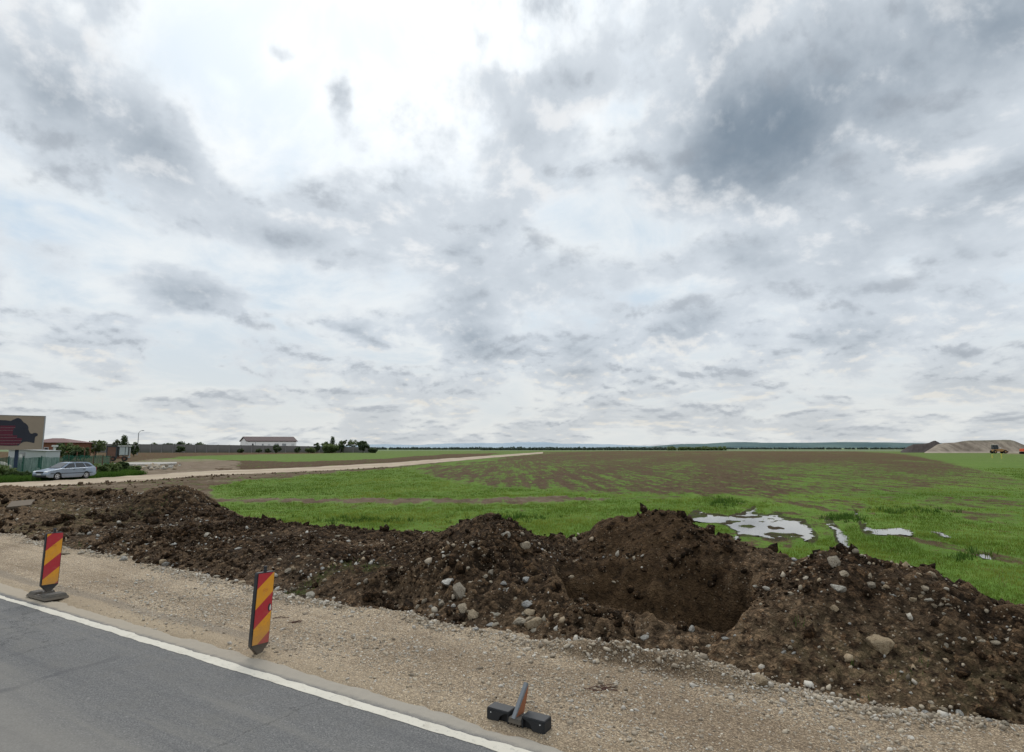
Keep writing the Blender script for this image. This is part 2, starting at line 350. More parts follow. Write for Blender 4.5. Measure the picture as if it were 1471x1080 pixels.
def asphalt_material():
    m, g, b = material('worn_asphalt', 0.9, 0.15); p = g.obj(); x, y, z = g.sep(p)[:]; vv = g.mul(y, -1.0)
    fine = g.noise(p, 75, 4, 0.75); mid = g.noise(p, 9, 5, 0.6); big = g.noise(g.v('MULTIPLY', p, (0.35, 1.2, 1)), 1.1, 4, 0.55)
    c = g.mix(big, (0.100, 0.099, 0.098), (0.138, 0.134, 0.129))
    c = g.mix(g.ss(fine, 0.50, 0.68, 0.0, 0.6), c, (0.19, 0.186, 0.178))
    c = g.mix(g.ss(fine, 0.49, 0.33, 0.0, 0.75), c, (0.045, 0.045, 0.048))
    agg = g.n.new('ShaderNodeTexVoronoi'); g.put(agg.inputs['Vector'], p); agg.inputs['Scale'].default_value = 78.0
    ag = g.sep(agg.outputs['Color']); c = g.mix(1.0, c, g.ramp(ag[0], [(0.0, (0.76, 0.76, 0.77)), (0.5, (0.99, 0.99, 0.99)), (0.88, (1.12, 1.11, 1.10)), (1.0, (1.4, 1.38, 1.35))]), 'MULTIPLY')
    c = g.mix(g.ss(g.noise(p, 2.1, 5, 0.65), 0.45, 0.70, 0.0, 0.35), c, (0.125, 0.118, 0.106))
    streak = g.noise(g.v('MULTIPLY', p, (0.10, 2.4, 1)), 1.6, 5, 0.6); c = g.mix(g.ss(streak, 0.50, 0.68, 0.0, 0.45), c, (0.165, 0.155, 0.138)); c = g.mix(g.ss(streak, 0.46, 0.32, 0.0, 0.4), c, (0.070, 0.070, 0.073))
    # wheel path: polished and paler
    wheel = g.ss(g.m('ABSOLUTE', g.sub(g.add(vv, g.mul(g.sub(big, 0.5), 0.5)), 2.35)), 0.9, 0.2, 0.0, 0.55)
    c = g.mix(wheel, c, g.mix(mid, (0.165, 0.153, 0.134), (0.225, 0.208, 0.182)))
    c = g.mix(g.ss(mid, 0.58, 0.75, 0.0, 0.25), c, (0.07, 0.07, 0.074))
    # dusty margin outside the edge line
    edge = g.ss(g.add(vv, g.mul(g.sub(mid, 0.5), 0.10)), 4.55, 4.66)
    mg = g.mix(mid, (0.215, 0.195, 0.165), (0.29, 0.262, 0.218)); mg = g.mix(g.ss(fine, 0.5, 0.7, 0, 0.5), mg, (0.34, 0.31, 0.26))
    mg = g.mix(g.ss(x, 2.0, 14.0, 0.0, 0.6), mg, (0.30, 0.245, 0.175))
    c = g.mix(edge, c, mg)
    # hairline cracks: transverse and one long
    def crack(vec, sc, w, amt):
        vo = g.voro(g.v('ADD', vec, g.v('SCALE', g.v('SUBTRACT', g.noise(p, 3.0, 6, 0.7, color=True), (0.5,)*3), scale=0.35)), sc, 'DISTANCE_TO_EDGE')
        return g.mul(g.ss(vo, w, w*0.2), amt)
    ck = crack(g.v('MULTIPLY', p, (0.55, 0.13, 1)), 0.60, 0.0035, 0.5)
    c = g.mix(g.mul(ck, g.sub(1.0, edge)), c, (0.022, 0.022, 0.024))
    tar = g.mul(g.ss(g.m('ABSOLUTE', g.sub(g.m('FRACT', g.mul(g.add(x, g.mul(g.noise(p, 1.3, 4), 0.45)), 0.31)), 0.5)), 0.020, 0.006, 0, 0.42), g.ss(g.noise(p, 1.0, 3), 0.42, 0.60))
    c = g.mix(g.mul(tar, g.sub(1.0, edge)), c, (0.05, 0.05, 0.054))
    g.put(b.inputs['Base Color'], c)
    g.put(b.inputs['Normal'], g.bump(g.mad(fine, 0.7, g.mul(ck, -1.5)), 0.5, 0.006))
    return m
def paint_material():
    m, g, b = material('worn_white_paint', 0.75, 0.3); p = g.obj()
    n = g.noise(p, 22, 6, 0.7); f = g.noise(p, 120, 3, 0.7)
    c = g.mix(g.noise(p, 2.2, 4), (0.40, 0.37, 0.31), (0.53, 0.495, 0.42))
    c = g.mix(g.ss(n, 0.55, 0.70, 0.0, 0.6), c, (0.165, 0.16, 0.15)); c = g.mix(g.ss(g.noise(p, 3.5, 5, 0.7), 0.55, 0.72, 0, 0.5), c, (0.235, 0.20, 0.15)); c = g.mix(g.ss(f, 0.6, 0.75, 0.0, 0.35), c, (0.25, 0.25, 0.24))
    g.put(b.inputs['Base Color'], c); g.put(b.inputs['Normal'], g.bump(f, 0.3, 0.004))
    return m
M_SOIL, M_GRAVEL, M_ASPHALT, M_PAINT = soil_material(), gravel_material(), asphalt_material(), paint_material()

def road_sheet(name, us, vs, zfun, mat, mask=None):
    U, V = np.meshgrid(us, vs, indexing='ij'); Z = zfun(U, V)
    P = np.stack([U, -V, Z], -1).reshape(-1, 3)
    f = grid_faces(len(us), len(vs))[:, ::-1] if False else grid_faces(len(us), len(vs))
    o = np_mesh(name, P, f[:, ::-1], mat); o.rotation_euler = (0, 0, ROADROT); return structure(o)
def uspace(bp, st):
    out = [bp[0]]
    for (a, b, s) in zip(bp[:-1], bp[1:], st):
        n = max(1, int(round((b-a)/s))); out += list(a+(b-a)*(np.arange(n)+1)/n)
    return np.array(out)
# ragged edge of the asphalt
def asph_edge(u): return 4.85+0.012*np.clip(u-4, 0, 12)+0.05*vnoise(u*0.7, u*0, 3)+0.035*vnoise(u*2.6, u*0, 5)+0.02*vnoise(u*9, u*0, 8)
us = uspace([-60, -8, 14, 45, 220], [4, 0.06, 0.2, 4]); t = np.concatenate([np.linspace(0, 0.9, 18), np.linspace(0.91, 1.0, 10)])
U, T = np.meshgrid(us, t, indexing='ij'); VV = -9.0+(asph_edge(U)+9.0)*T
ZZ = 0.0-0.03*sstep(T, 0.996, 1.0)
o = np_mesh('road', np.stack([U, -VV, ZZ], -1).reshape(-1, 3), grid_faces(len(us), len(t))[:, ::-1], M_ASPHALT); o.rotation_euler = (0, 0, ROADROT); structure(o)
us = uspace([-60, -8, 14, 45, 220], [4, 0.05, 0.2, 4]); t = np.linspace(0, 1, 5)
U, T = np.meshgrid(us, t, indexing='ij')
e0 = 4.435+0.010*vnoise(U*4, U*0, 21)+0.006*vnoise(U*17, U*0, 22); e1 = 4.568-0.05*sstep(U, 9, 13)*(0.6+0.6*vnoise(U*1.3, U*0, 35))+0.014*vnoise(U*4, U*0, 31)+0.008*vnoise(U*17, U*0, 32)
o = np_mesh('road_marking', np.stack([U, -(e0+(e1-e0)*T), np.full_like(U, 0.004)], -1).reshape(-1, 3), grid_faces(len(us), len(t))[:, ::-1], M_PAINT); o.rotation_euler = (0, 0, ROADROT); structure(o)

# gravel shoulder
TOE_U = [-30, -6, -1.04, 0.13, 1.06, 1.8, 2.9, 3.6, 4.55, 5.91, 8.21, 12.33, 16.4, 22.07, 28, 36, 60]
TOE_V = [7.2, 7.2, 7.14, 6.95, 7.05, 7.2, 7.2, 7.0, 6.98, 7.16, 6.92, 7.19, 7.32, 7.61, 7.9, 8.3, 8.9]
def toe(u): return np.interp(u, TOE_U, TOE_V)+0.10*vnoise(u*1.1, u*0, 41)+0.05*vnoise(u*4.1, u*0, 43)
def gravel_z(U, V):
    e = sstep(V-asph_edge(U), -0.12, 0.10)
    z = -0.035+0.045*e+0.012*fbm(U*0.8, V*0.8, 3, 51)*e+0.007*fbm(U*7, V*7, 3, 52)*e
    # low gravel crest pushed up along the foot of the bank
    r = 0.055*np.exp(-((V-toe(U)+0.10)/0.11)**2)*(0.35+0.65*np.clip(vnoise(U*0.9, U*0, 60)+0.5, 0, 1))
    heap = 0.185*np.exp(-((V-(6.95-0.06*(U-2.4)))/0.15)**2)*sstep(U, 0.75, 1.9)*sstep(-U, -3.9, -2.9)
    heap = heap*(1.0+0.25*billow(U*6, V*6, 2, 64))*(0.9+0.25*fbm(U*3, V*3, 3, 63))
    return z+r*(0.8+0.5*fbm(U*9, V*9, 2, 61))+heap
us = uspace([-40, -7, 13, 26, 60, 200], [0.6, 0.03, 0.06, 0.4, 3]); vs = np.linspace(4.70, 8.2, 118)
road_sheet('gravel_shoulder', us, vs, gravel_z, M_GRAVEL)

# ------------------------------------------------------------------ earth bank along the field
def gauss(U, V, cu, cv, su, sv, h, rot=0.0, pw=1.0):
    c, s = math.cos(R(rot)), math.sin(R(rot)); a = ((U-cu)*c+(V-cv)*s)/su; b = (-(U-cu)*s+(V-cv)*c)/sv
    return h*np.exp(-(a*a+b*b)**pw)
def bank_base(U, V):
    w = V-toe(U)
    hb = np.interp(U, [-30, -3, 1, 6, 9, 13, 18, 24, 30, 40, 60], [0.10, 0.12, 0.27, 0.38, 0.28, 0.14, 0.13, 0.24, 0.24, 0.20, 0.14])
    top = np.interp(U, [-30, -3, 3, 7, 14, 20, 30, 40], [10.3, 10.3, 11.5, 12.6, 12.4, 13.2, 14.5, 15])
    z = hb*sstep(w, 0.0, 1.3)*(1-sstep(V, top-0.8, top+0.5))
    z = z+0.07*np.exp(-((V-top+0.9)/0.5)**2)*sstep(U, 4, 7)
    z = z-0.10*sstep(V, top+0.1, top+0.9)
    # mounds
    z = z+gauss(U, V, 3.25, 10.95, 1.05, 0.80, 0.90, 6, 1.0)          # high mound behind the pit
    z = z+gauss(U, V, 4.35, 11.0, 0.6, 0.6, 0.36)
    z = z+gauss(U, V, 1.9, 10.3, 1.0, 0.75, 0.48, -12)                 # its right shoulder
    z = z+gauss(U, V, 6.75, 10.2, 1.05, 0.85, 0.72, 12, 1.1)           # left ridge crest
    z = z+gauss(U, V, 6.0, 9.0, 0.50, 1.35, 0.42, 28)                  # spur running down towards the road
    z = z+gauss(U, V, 8.1, 10.9, 0.8, 0.5, 0.22)
    z = z+gauss(U, V, 0.20, 9.35, 1.15, 0.95, 0.63, 0, 1.15)           # right mound
    z = z+gauss(U, V, -1.3, 9.15, 0.9, 0.7, 0.28)
    z = z+gauss(U, V, 0.9, 8.6, 0.55, 1.0, 0.28, 18)
    z = z+gauss(U, V, 21.3, 12.1, 1.55, 1.35, 0.84, 0, 1.15)           # small mound on the left
    z = z+gauss(U, V, 23.4, 12.8, 1.2, 0.9, 0.34)
    z = z+gauss(U, V, 26.0, 12.2, 1.6, 1.2, 0.34)+gauss(U, V, 29.0, 12.0, 1.8, 1.3, 0.42)+gauss(U, V, 25.5, 10.2, 1.3, 0.9, 0.22)
    z = z+gauss(U, V, 10.5, 9.0, 1.6, 0.8, 0.12)+gauss(U, V, 15.5, 9.2, 1.8, 0.9, 0.12)
    # the excavated pit
    cu = 2.95; half = 1.42+0.22*(V-8.6)
    side = sstep(half-np.abs(U-cu-0.32*(V-8.8)), -0.03, 0.17)
    depth = sstep(V, 7.7, 8.5)*(1-sstep(V, 9.5, 9.88))
    pit = side*depth
    floor = -0.13+0.06*(U-3)+0.05*billow(U*2.1, V*2.1, 3, 78)
    lip = 0.13*np.exp(-((V-9.62)/0.10)**2)*side-0.16*np.exp(-((V-9.38)/0.14)**2)*side      # undercut band and crumbled lip of the cut
    z = z*(1-pit)+floor*pit+lip*0.8
    return z, pit
def bank_h(U, V):
    wu = 0.16*fbm(U*1.3, V*1.3, 3, 71); wv = 0.16*fbm(U*1.3+9, V*1.3+4, 3, 72)
    z, pit = bank_base(U+wu, V+wv)
    w = V-toe(U); top = np.interp(U, [-30, -3, 3, 7, 14, 20, 30, 40], [10.3, 10.3, 11.5, 12.6, 12.4, 13.2, 14.5, 15])
    on = sstep(w, 0.0, 0.5)*(1-sstep(V, top+0.1, top+0.7))
    calm = 1-0.30*pit*sstep(z, 0.6, 0.25)
    on = on*np.interp(U, [7.5, 10, 18, 20], [1.0, 0.62, 0.62, 1.0])
    rough = 0.45+0.55*sstep(vnoise(U*0.6, V*0.6, 87), -0.5, 0.3)
    qx = U+0.06*fbm(U*5, V*5, 2, 88); qv = V+0.06*fbm(U*5+7, V*5+2, 2, 89)
    z = z+on*calm*(0.10*billow(U*0.95, V*0.95, 3, 81)+rough*(0.085*billow(U*2.3, V*2.3, 3, 82, 0.6)+0.16*np.clip(0.66-worley(qx*2.9, qv*2.9, 83), 0, 1)+0.095*np.clip(0.64-worley(qx*6.5, qv*6.5, 84), 0, 1)+0.045*np.clip(0.6-worley(qx*13, qv*13, 90), 0, 1)+0.020*billow(U*15, V*15, 2, 86)))
    z = z+on*0.012*fbm(U*30, V*30, 2, 85)
    z = z-0.12*(1-sstep(w, -0.35, 0.05))
    return z, pit, on
us = uspace([-14, -6, 10, 17, 27, 48, 75], [0.10, 0.027, 0.036, 0.055, 0.12, 0.4]); vs = uspace([6.3, 12.2, 17.5], [0.030, 0.055])
U, V = np.meshgrid(us, vs, indexing='ij'); Zb, PIT, ON = bank_h(U, V)
X, Y = uv2xy(U, V)
gz = fbm(U*0.8, V*0.8, 3, 91)
dryA = np.clip(sstep(V-toe(U), 1.6, 0.3)*0.35+sstep(gz, 0.05, 0.5)*0.4+0.8*sstep(U, 17, 24)*sstep(-V, -11.6, -9.6)+0.7*sstep(U, 24, 30), 0, 1)*(1-PIT)
dryA = np.maximum(dryA, 0.75*np.exp(-((U-1.1)/1.1)**2-((V-7.6)/0.55)**2)); dryA = np.maximum(dryA, 0.6*np.exp(-((U-9.5)/2.5)**2-((V-9.8)/0.35)**2))
clay = np.clip(PIT*1.1*sstep(V, 8.9, 9.3)+0.9*gauss(U, V, 3.3, 10.6, 1.6, 1.1, 1.0, 0, 1.5), 0, 1)
moss = np.clip(1.3*sstep(vnoise(U*0.5, V*0.5, 95)+0.5*vnoise(U*2, V*2, 96), 0.45, 0.9)*sstep(V-toe(U), 1.8, 0.2)+0.3*np.exp(-((U+0.2)/1.4)**2-((V-7.6)/0.5)**2)+sstep(U, 15, 19)*sstep(vnoise(U*0.7, V*0.7, 97), 0.1, 0.6)*0.45*sstep(-V, -11.5, -10), 0, 1)*(1-PIT)
def blur(a, n):
    for _ in range(n):
        a = (a+np.roll(a, 1, 0)+np.roll(a, -1, 0))/3; a = (a+np.roll(a, 1, 1)+np.roll(a, -1, 1))/3
    return a
cav = np.clip((blur(Zb, 3)-Zb)/0.022, 0, 1)*0.6+np.clip((blur(Zb, 14)-Zb)/0.07, 0, 1)*0.6     # how deep a spot lies among the clods: crevice shade painted into the soil colour
crest = np.clip((Zb-blur(Zb, 4))/0.024-0.25, 0, 1)*0.55+np.clip((Zb-blur(Zb, 14))/0.07-0.3, 0, 1)*0.45  # raised spots paler: dry crumbs plus edge light painted into the colour
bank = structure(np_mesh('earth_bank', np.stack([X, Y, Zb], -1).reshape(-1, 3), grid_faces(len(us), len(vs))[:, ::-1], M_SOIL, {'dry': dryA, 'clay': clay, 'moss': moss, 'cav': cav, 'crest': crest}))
def land(x, y):
    "height of whatever lies at x, y in the near zone"
    u, v = xy2uv(np.asarray(x, float), np.asarray(y, float)); zb = bank_h(u, v)[0]; zg = np.where(v < 8.15, gravel_z(u, v), -9)
    zf = np.where(v > 10.2, 0.0, -9)
    return np.maximum(np.maximum(zb, zg), np.maximum(zf, np.where(v < 4.8, 0.0, -9)))
def hits(pxs, pys):
    "world points where the rays of photograph pixels meet the near ground"
    pxs = np.asarray(pxs, float); pys = np.asarray(pys, float)
    rx = (pxs-CX)/F; rz = -(pys-CY)/F; y2 = math.cos(PITCH)-rz*math.sin(PITCH); z2 = math.sin(PITCH)+rz*math.cos(PITCH)
    kx = rx/y2; kz = z2/y2; yy = np.full(pxs.shape, 3.0); done = np.zeros(pxs.shape, bool); out = np.zeros(pxs.shape)
    for y in np.arange(3.5, 45, 0.04):
        h = land(kx*y, np.full(pxs.shape, y)); hit = (~done) & (CAMH+kz*y <= h); out[hit] = y; done |= hit
        if done.all(): break
    out[~done] = 45
    return kx*out, out, CAMH+kz*out

# ------------------------------------------------------------------ the field: one sheet from the road to the horizon
PUDDLE_PX = [[(991,745.7),(1007,735.2),(1016,739.4),(1047,743),(1067,739.4),(1083,730),(1082,739.4),(1097,741.5),(1114,739.4),(1122,745),(1151,749),(1167,765),(1169,774),(1160,778),(1146,772),(1107,774.6),(1088,770),(1063,768.6),(1060,783),(1054,783),(1058,765),(1044,754.5),(1012,751),(995,748.6)],
 [(1188,745.7),(1199,752.8),(1206,761.6),(1216,772),(1221.5,788),(1216,787),(1202,775.6),(1197,761.6),(1186,752.8)],
 [(1226,731),(1234,738.7),(1241,752.8),(1251,760.5),(1272.5,759.8),(1290,758),(1307.7,761.6),(1311,770.4),(1293.6,768.6),(1262,768.6),(1248,768.6),(1239,761.6),(1234,744)],
 [(1402,798),(1412,796),(1428,801),(1427,805),(1412,803)],[(1340,764),(1352,765),(1360,772),(1350,771)]]
def soft_mask(px, py, jx, jy, polys):
    r = np.zeros(np.shape(px), bool)
    for p in polys:
        xs = [a for a, b in p]; ys = [b for a, b in p]
        box = (px > min(xs)-40) & (px < max(xs)+40) & (py > min(ys)-12) & (py < max(ys)+12)
        rr = np.zeros(np.shape(px), bool); rr[box] = in_poly((px+jx)[box], (py+jy)[box], p); r |= rr
    return r
TRACK_PX = [(-700,738,764),(-300,713,728),(0,693.4,700.8),(100,689,696),(204,682,690),(300,676,682.6),(430,671.5,677.6),(561,664.4,670.6),(626,659.5,664.6),(691.5,655,658.6),(780,649.0,651.2)]
PLOWED = [(600,671),(700,659),(790,649.3),(900,647.4),(1220,647.4),(1300,652),(1350,662),(1400,673),(1471,690),(1500,704),(1471,712),(1380,703),(1290,711),(1180,714),(1080,717),(980,711),(880,706),(760,701),(660,694),(615,683)]
BROWN = [[(-90,646),(540,647),(470,651),(330,653.6),(260,656),(215,661),(190,664.5),(120,668),(-90,674)],                    # ploughed strip by the far wall
         [(230,664),(330,661),(420,663),(560,658),(640,652.5),(720,650.5),(700,655),(626,660),(560,665),(430,672),(300,677),(204,683),(190,676)],
         [(-60,697),(0,701),(100,697),(204,690.5),(300,683),(420,678),(540,671.5),(600,668),(560,674),(450,681),(350,690),(300,697),(310,712),(250,730),(0,740),(-60,740)],
         [(640,655),(560,664),(430,673),(300,678),(300,690),(430,680),(560,672),(640,664)],
         [(300,717),(420,718),(600,717.5),(800,715),(900,716),(800,722),(640,723),(420,722.5),(300,721)],
         [(1090,730),(1200,716),(1250,724),(1240,745),(1190,775),(1120,790),(1150,762)],
         [(1300,770),(1400,790),(1471,800),(1471,812),(1400,806),(1330,790)],
         [(1340,730),(1471,742),(1471,756),(1400,750)]]
BARE = [[(215,660),(300,659),(345,663),(340,672),(300,677),(204,683),(190,674),(190,662)],[(1438,650.2),(1520,650.2),(1520,653.2),(1446,652.2)]]
azd = np.concatenate([np.linspace(-180, -60, 40)[:-1], np.linspace(-60, -45, 90)[:-1], np.linspace(-45, 44, 1150)[:-1], np.linspace(44, 60, 90)[:-1], np.linspace(60, 180, 40)])
rad = [2.5]
while rad[-1] < 14000: rad.append(rad[-1]*(1.0115 if 8 < rad[-1] < 420 else 1.06))
rad = np.array(rad)
A, RR = np.meshgrid(np.radians(azd), rad, indexing='ij'); X = RR*np.sin(A); Y = RR*np.cos(A)
U, V = xy2uv(X, Y); px, py = to_px(X, Y, np.zeros_like(X)); front = Y > 1.0
px = np.where(front, px, -9999); py = np.where(front, py, -9999)
lvl = np.log2(np.maximum(RR, 4)/12.0)
jn = fbm(X*0.45, Y*0.45, 4, 101); jm = fbm(X*0.06, Y*0.06, 4, 105); jf = fbm(X*1.7, Y*1.7, 3, 103)
jx = 10*jn+14*jm*0.4+5*jf; jy = (3.2*jn+1.8*jf)*np.clip((py-643)/60.0, 0.05, 1.3)+0.35*jm*np.clip((py-643)/6.0, 0, 3)
soil = soft_mask(px, py, jx, jy, BROWN[3:]).astype(float); strong = soft_mask(px, py, jx, jy, BROWN[:3]+BROWN[4:5]).astype(float)
bare = soft_mask(px, py, jx, jy, BARE).astype(float)
rd = R(20); rx_ = X*math.cos(rd)-Y*math.sin(rd); ry_ = X*math.sin(rd)+Y*math.cos(rd)     # along and across the plough rows
plow = soft_mask(px, py, jx*3.0, jy*3.2, [PLOWED]).astype(float)
grn = fbm(rx_*0.16, ry_*0.022, 4, 111)+0.55*fbm(rx_*0.9, ry_*0.25, 3, 113)+0.18*fbm(X*0.02, Y*0.02, 2, 117)
far_t = np.clip((RR-35)/170, 0, 1)
plow = blur(plow, 12)*np.clip(0.65+0.10*sstep(RR, 45, 170)+0.13*np.clip(-grn, -1, 1)-0.12*sstep(grn, 0.0+0.25*far_t, 0.45+0.3*far_t)-0.24*sstep(px, 1300, 1450), 0, 1)
thin = np.clip(sstep(fbm(X*0.30, Y*0.30, 4, 121)+0.25*jf, 0.14, 0.50)*0.60*(0.35+0.65*sstep(px, 650, 1150))+0.12*sstep(jf, 0.2, 0.5), 0, 1)*(py > 700)
puddle = soft_mask(px, py, 8*jf+2*jn, 1.5*jf, PUDDLE_PX)
margin = soft_mask(px, py, 6*jn, 1.5*jn, [[(x+(x-sum(a for a,b in p)/len(p))*0.10, y+(y-sum(b for a,b in p)/len(p))*0.22) for x, y in p] for p in PUDDLE_PX])
soil = np.maximum(np.maximum(blur(soil, 2)*np.clip(0.46+0.25*jn+0.50*far_t, 0.25, 1), np.maximum(plow, blur(strong, 2)*np.clip(0.86+0.2*jn, 0.5, 1))), np.maximum(thin*0.8, margin*0.5))
top = np.interp(U, [-30, -3, 3, 7, 14, 20, 30, 40], [10.3, 10.3, 11.5, 12.6, 12.4, 13.2, 14.5, 15])
soil = np.maximum(soil, sstep(V, top+0.9, top+0.1)); soil = np.maximum(soil, sstep(-V, 0, 3))
amp = np.clip((RR-8)/20, 0.2, 1)
Z = 0.02*fbm(X*0.7, Y*0.7, 3, 131)*amp+0.012*jf
clods = np.clip(0.65-worley(X*1.6, Y*1.6, 135), 0, 1)+0.6*np.clip(0.6-worley(X*4.3, Y*4.3, 136), 0, 1)
Z = Z+clods*0.16*soil*(1-bare)*(py > 640)+0.05*billow(rx_*2.2, ry_*0.5, 2, 137)*plow
Z = np.where(puddle, -0.016+0.125*np.clip(fbm(X*1.6, Y*1.6, 4, 141), -1, 1)+0.02*jf, Z)
ty0 = np.interp(px, [t[0] for t in TRACK_PX], [t[1] for t in TRACK_PX]); ty1 = np.interp(px, [t[0] for t in TRACK_PX], [t[2] for t in TRACK_PX])
ontrack = front & (px < 800) & (px > -750) & (py > ty0-0.25*(ty1-ty0)-0.3) & (py < ty1+0.25*(ty1-ty0)+0.3)
Z = np.where(ontrack, -0.06, Z)
near = sstep(V, top+0.4, top-0.6)*(U > -60)*(U < 60)
Z = Z-0.55*near; Z = np.where((V < 7.9), -0.5-0.0*Z, Z)
Z = Z+np.clip(RR-1500, 0, None)*0.0
FIELD_ATTR = {'soil': soil, 'bare': np.maximum(0.65*blur(strong, 2)*np.clip(0.6+0.9*jn, 0, 1)*(py > 676), np.maximum(bare, sstep(U, 24, 40)*sstep(V, 24, 12)*0.5*sstep(V, 6, 8))), 'wet': margin.astype(float)}
def field_material():
    m, g, b = material('field_ground', 0.95, 0.05); p = g.pos()
    s = g.attr('soil'); ba = g.attr('bare'); wet = g.attr('wet')
    n1 = g.noise(p, 0.11, 4, 0.55); n2 = g.noise(p, 1.6, 6, 0.62); n3 = g.noise(p, 13, 5, 0.65)
    gr = g.ramp(g.mad(n2, 0.6, g.mul(n1, 0.4)), [(0.30, (0.050, 0.095, 0.016)), (0.50, (0.086, 0.150, 0.024)), (0.70, (0.135, 0.192, 0.038))])
    gr = g.mix(g.ss(n3, 0.45, 0.70, 0, 0.5), gr, (0.060, 0.082, 0.016))
    so = g.ramp(g.mad(n2, 0.55, g.mul(n3, 0.45)), [(0.32, (0.030, 0.020, 0.012)), (0.52, (0.066, 0.044, 0.026)), (0.72, (0.125, 0.088, 0.055))])
    dist = g.m('DIVIDE', g.v('LENGTH', p), 260.0, clamp=True)
    rot = g.n.new('ShaderNodeMapping'); g.put(rot.inputs[0], p); rot.inputs['Rotation'].default_value = (0, 0, R(20)); rot.inputs['Scale'].default_value = (1.0, 0.05, 1.0)
    row = g.noise(rot.outputs[0], 1.3, 6, 0.72); lump = g.noise(p, 0.9, 6, 0.75)
    so = g.mix(g.mul(dist, 0.85), so, g.ramp(g.mad(row, 0.55, g.mul(lump, 0.45)), [(0.33, (0.036, 0.021, 0.011)), (0.5, (0.078, 0.045, 0.023)), (0.66, (0.150, 0.095, 0.052))]))
    gr = g.mix(g.mul(dist, 0.9), gr, g.ramp(lump, [(0.34, (0.056, 0.090, 0.022)), (0.5, (0.090, 0.126, 0.032)), (0.66, (0.140, 0.162, 0.055))]))
    f = g.ss(g.add(s, g.add(g.mul(g.sub(g.mad(n3, 0.5, g.mul(n2, 0.5)), 0.5), 1.2), g.mad(g.sub(row, 0.5), 2.4, g.mul(g.sub(lump, 0.5), 2.2)))), 0.30, 0.70)
    c = g.mix(f, gr, so)
    c = g.mix(g.mul(wet, g.ss(n2, 0.3, 0.6, 0.55, 0.9)), c, (0.030, 0.024, 0.014))
    c = g.mix(g.mul(ba, g.ss(g.noise(p, 0.5, 5, 0.65), 0.35, 0.6, 0.3, 0.9)), c, g.mix(n2, (0.125, 0.092, 0.064), (0.245, 0.195, 0.145)))
    # very far country: pale green and olive strips of farmland
    far = g.ss(g.v('LENGTH', p), 420, 560); st = g.noise(g.v('MULTIPLY', p, (0.0006, 0.004, 0)), 1.0, 4, 0.6)
    c = g.mix(far, c, g.ramp(st, [(0.35, (0.075, 0.12, 0.05)), (0.5, (0.13, 0.17, 0.09)), (0.62, (0.17, 0.15, 0.11))]))
    g.put(b.inputs['Base Color'], c)
    g.put(b.inputs['Normal'], g.bump(g.mad(n3, 0.6, g.mul(n2, 0.6)), 0.8, 0.05))
    return m
M_FIELD = field_material()
nA, nR = len(azd), len(rad)
f = grid_faces(nA, nR)
V3 = np.stack([X, Y, Z], -1).reshape(-1, 3)
ground = structure(np_mesh('ground', V3, f, M_FIELD, FIELD_ATTR))
def field_at(x, y):
    "nearest sheet values at x, y: height and soil share"
    a = np.degrees(np.arctan2(x, y)); r = np.hypot(x, y)
    ia = np.clip(np.searchsorted(azd, a), 0, nA-1); ir = np.clip(np.searchsorted(rad, r), 0, nR-1)
    return Z[ia, ir], soil[ia, ir], puddle[ia, ir], FIELD_ATTR['bare'][ia, ir], ontrack[ia, ir]

# dirt track across the field
def track_material():
    m, g, b = material('dirt_track', 0.95, 0.2); p = g.pos()
    n1 = g.noise(p, 0.25, 4, 0.6); n2 = g.noise(p, 2.5, 5, 0.65); n3 = g.noise(p, 14, 4, 0.7)
    c = g.mix(g.ss(n1, 0.35, 0.65), (0.255, 0.198, 0.138), (0.37, 0.30, 0.22))
    c = g.mix(g.ss(n2, 0.5, 0.75, 0, 0.6), c, (0.23, 0.17, 0.115)); c = g.mix(g.ss(n3, 0.5, 0.7, 0, 0.35), c, (0.55, 0.47, 0.37))
    t = g.attr('across'); rut = g.ss(g.m('ABSOLUTE', g.sub(g.m('ABSOLUTE', g.sub(t, 0.5)), 0.22)), 0.14, 0.05)
    mid = g.ss(g.m('ABSOLUTE', g.sub(t, 0.52)), 0.13, 0.02, 0.0, 0.45); c = g.mix(mid, c, (0.24, 0.185, 0.12))
    c = g.mix(g.ss(g.add(g.m('ABSOLUTE', g.sub(t, 0.5)), g.mul(g.sub(n2, 0.5), 0.22)), 0.40, 0.52, 0, 0.75), c, (0.16, 0.115, 0.075))
    g.put(b.inputs['Base Color'], c); g.put(b.inputs['Normal'], g.bump(n2, 0.5, 0.05))
    return m
tpx = []
for (a, b) in zip(TRACK_PX[:-1], TRACK_PX[1:]):
    for k in range(40): s = k/40; tpx.append([a[i]*(1-s)+b[i]*s for i in range(3)])
tpx.append(list(TRACK_PX[-1])); L = len(tpx); rows = []
for i, (x, a, b) in enumerate(tpx):
    j = 0.05*(b-a)
    A0 = np.array(gp(x, a+j*float(vnoise(np.array(i*0.23), np.array(0.0), 7)))); B0 = np.array(gp(x, b+1.4*j*float(vnoise(np.array(i*0.31), np.array(0.5), 9))))
    for t in np.linspace(0, 1, 13):
        q = A0*(1-t)+B0*t; rut = 0.045*(math.exp(-((abs(t-0.5)-0.22)/0.07)**2)); e = min(t, 1-t)
        rows.append((q[0], q[1], -0.03+0.07*min(1, e/0.12)-rut, t))
rows = np.array(rows)
structure(np_mesh('dirt_track', rows[:, :3], grid_faces(L, 13), track_material(), {'across': rows[:, 3]}))

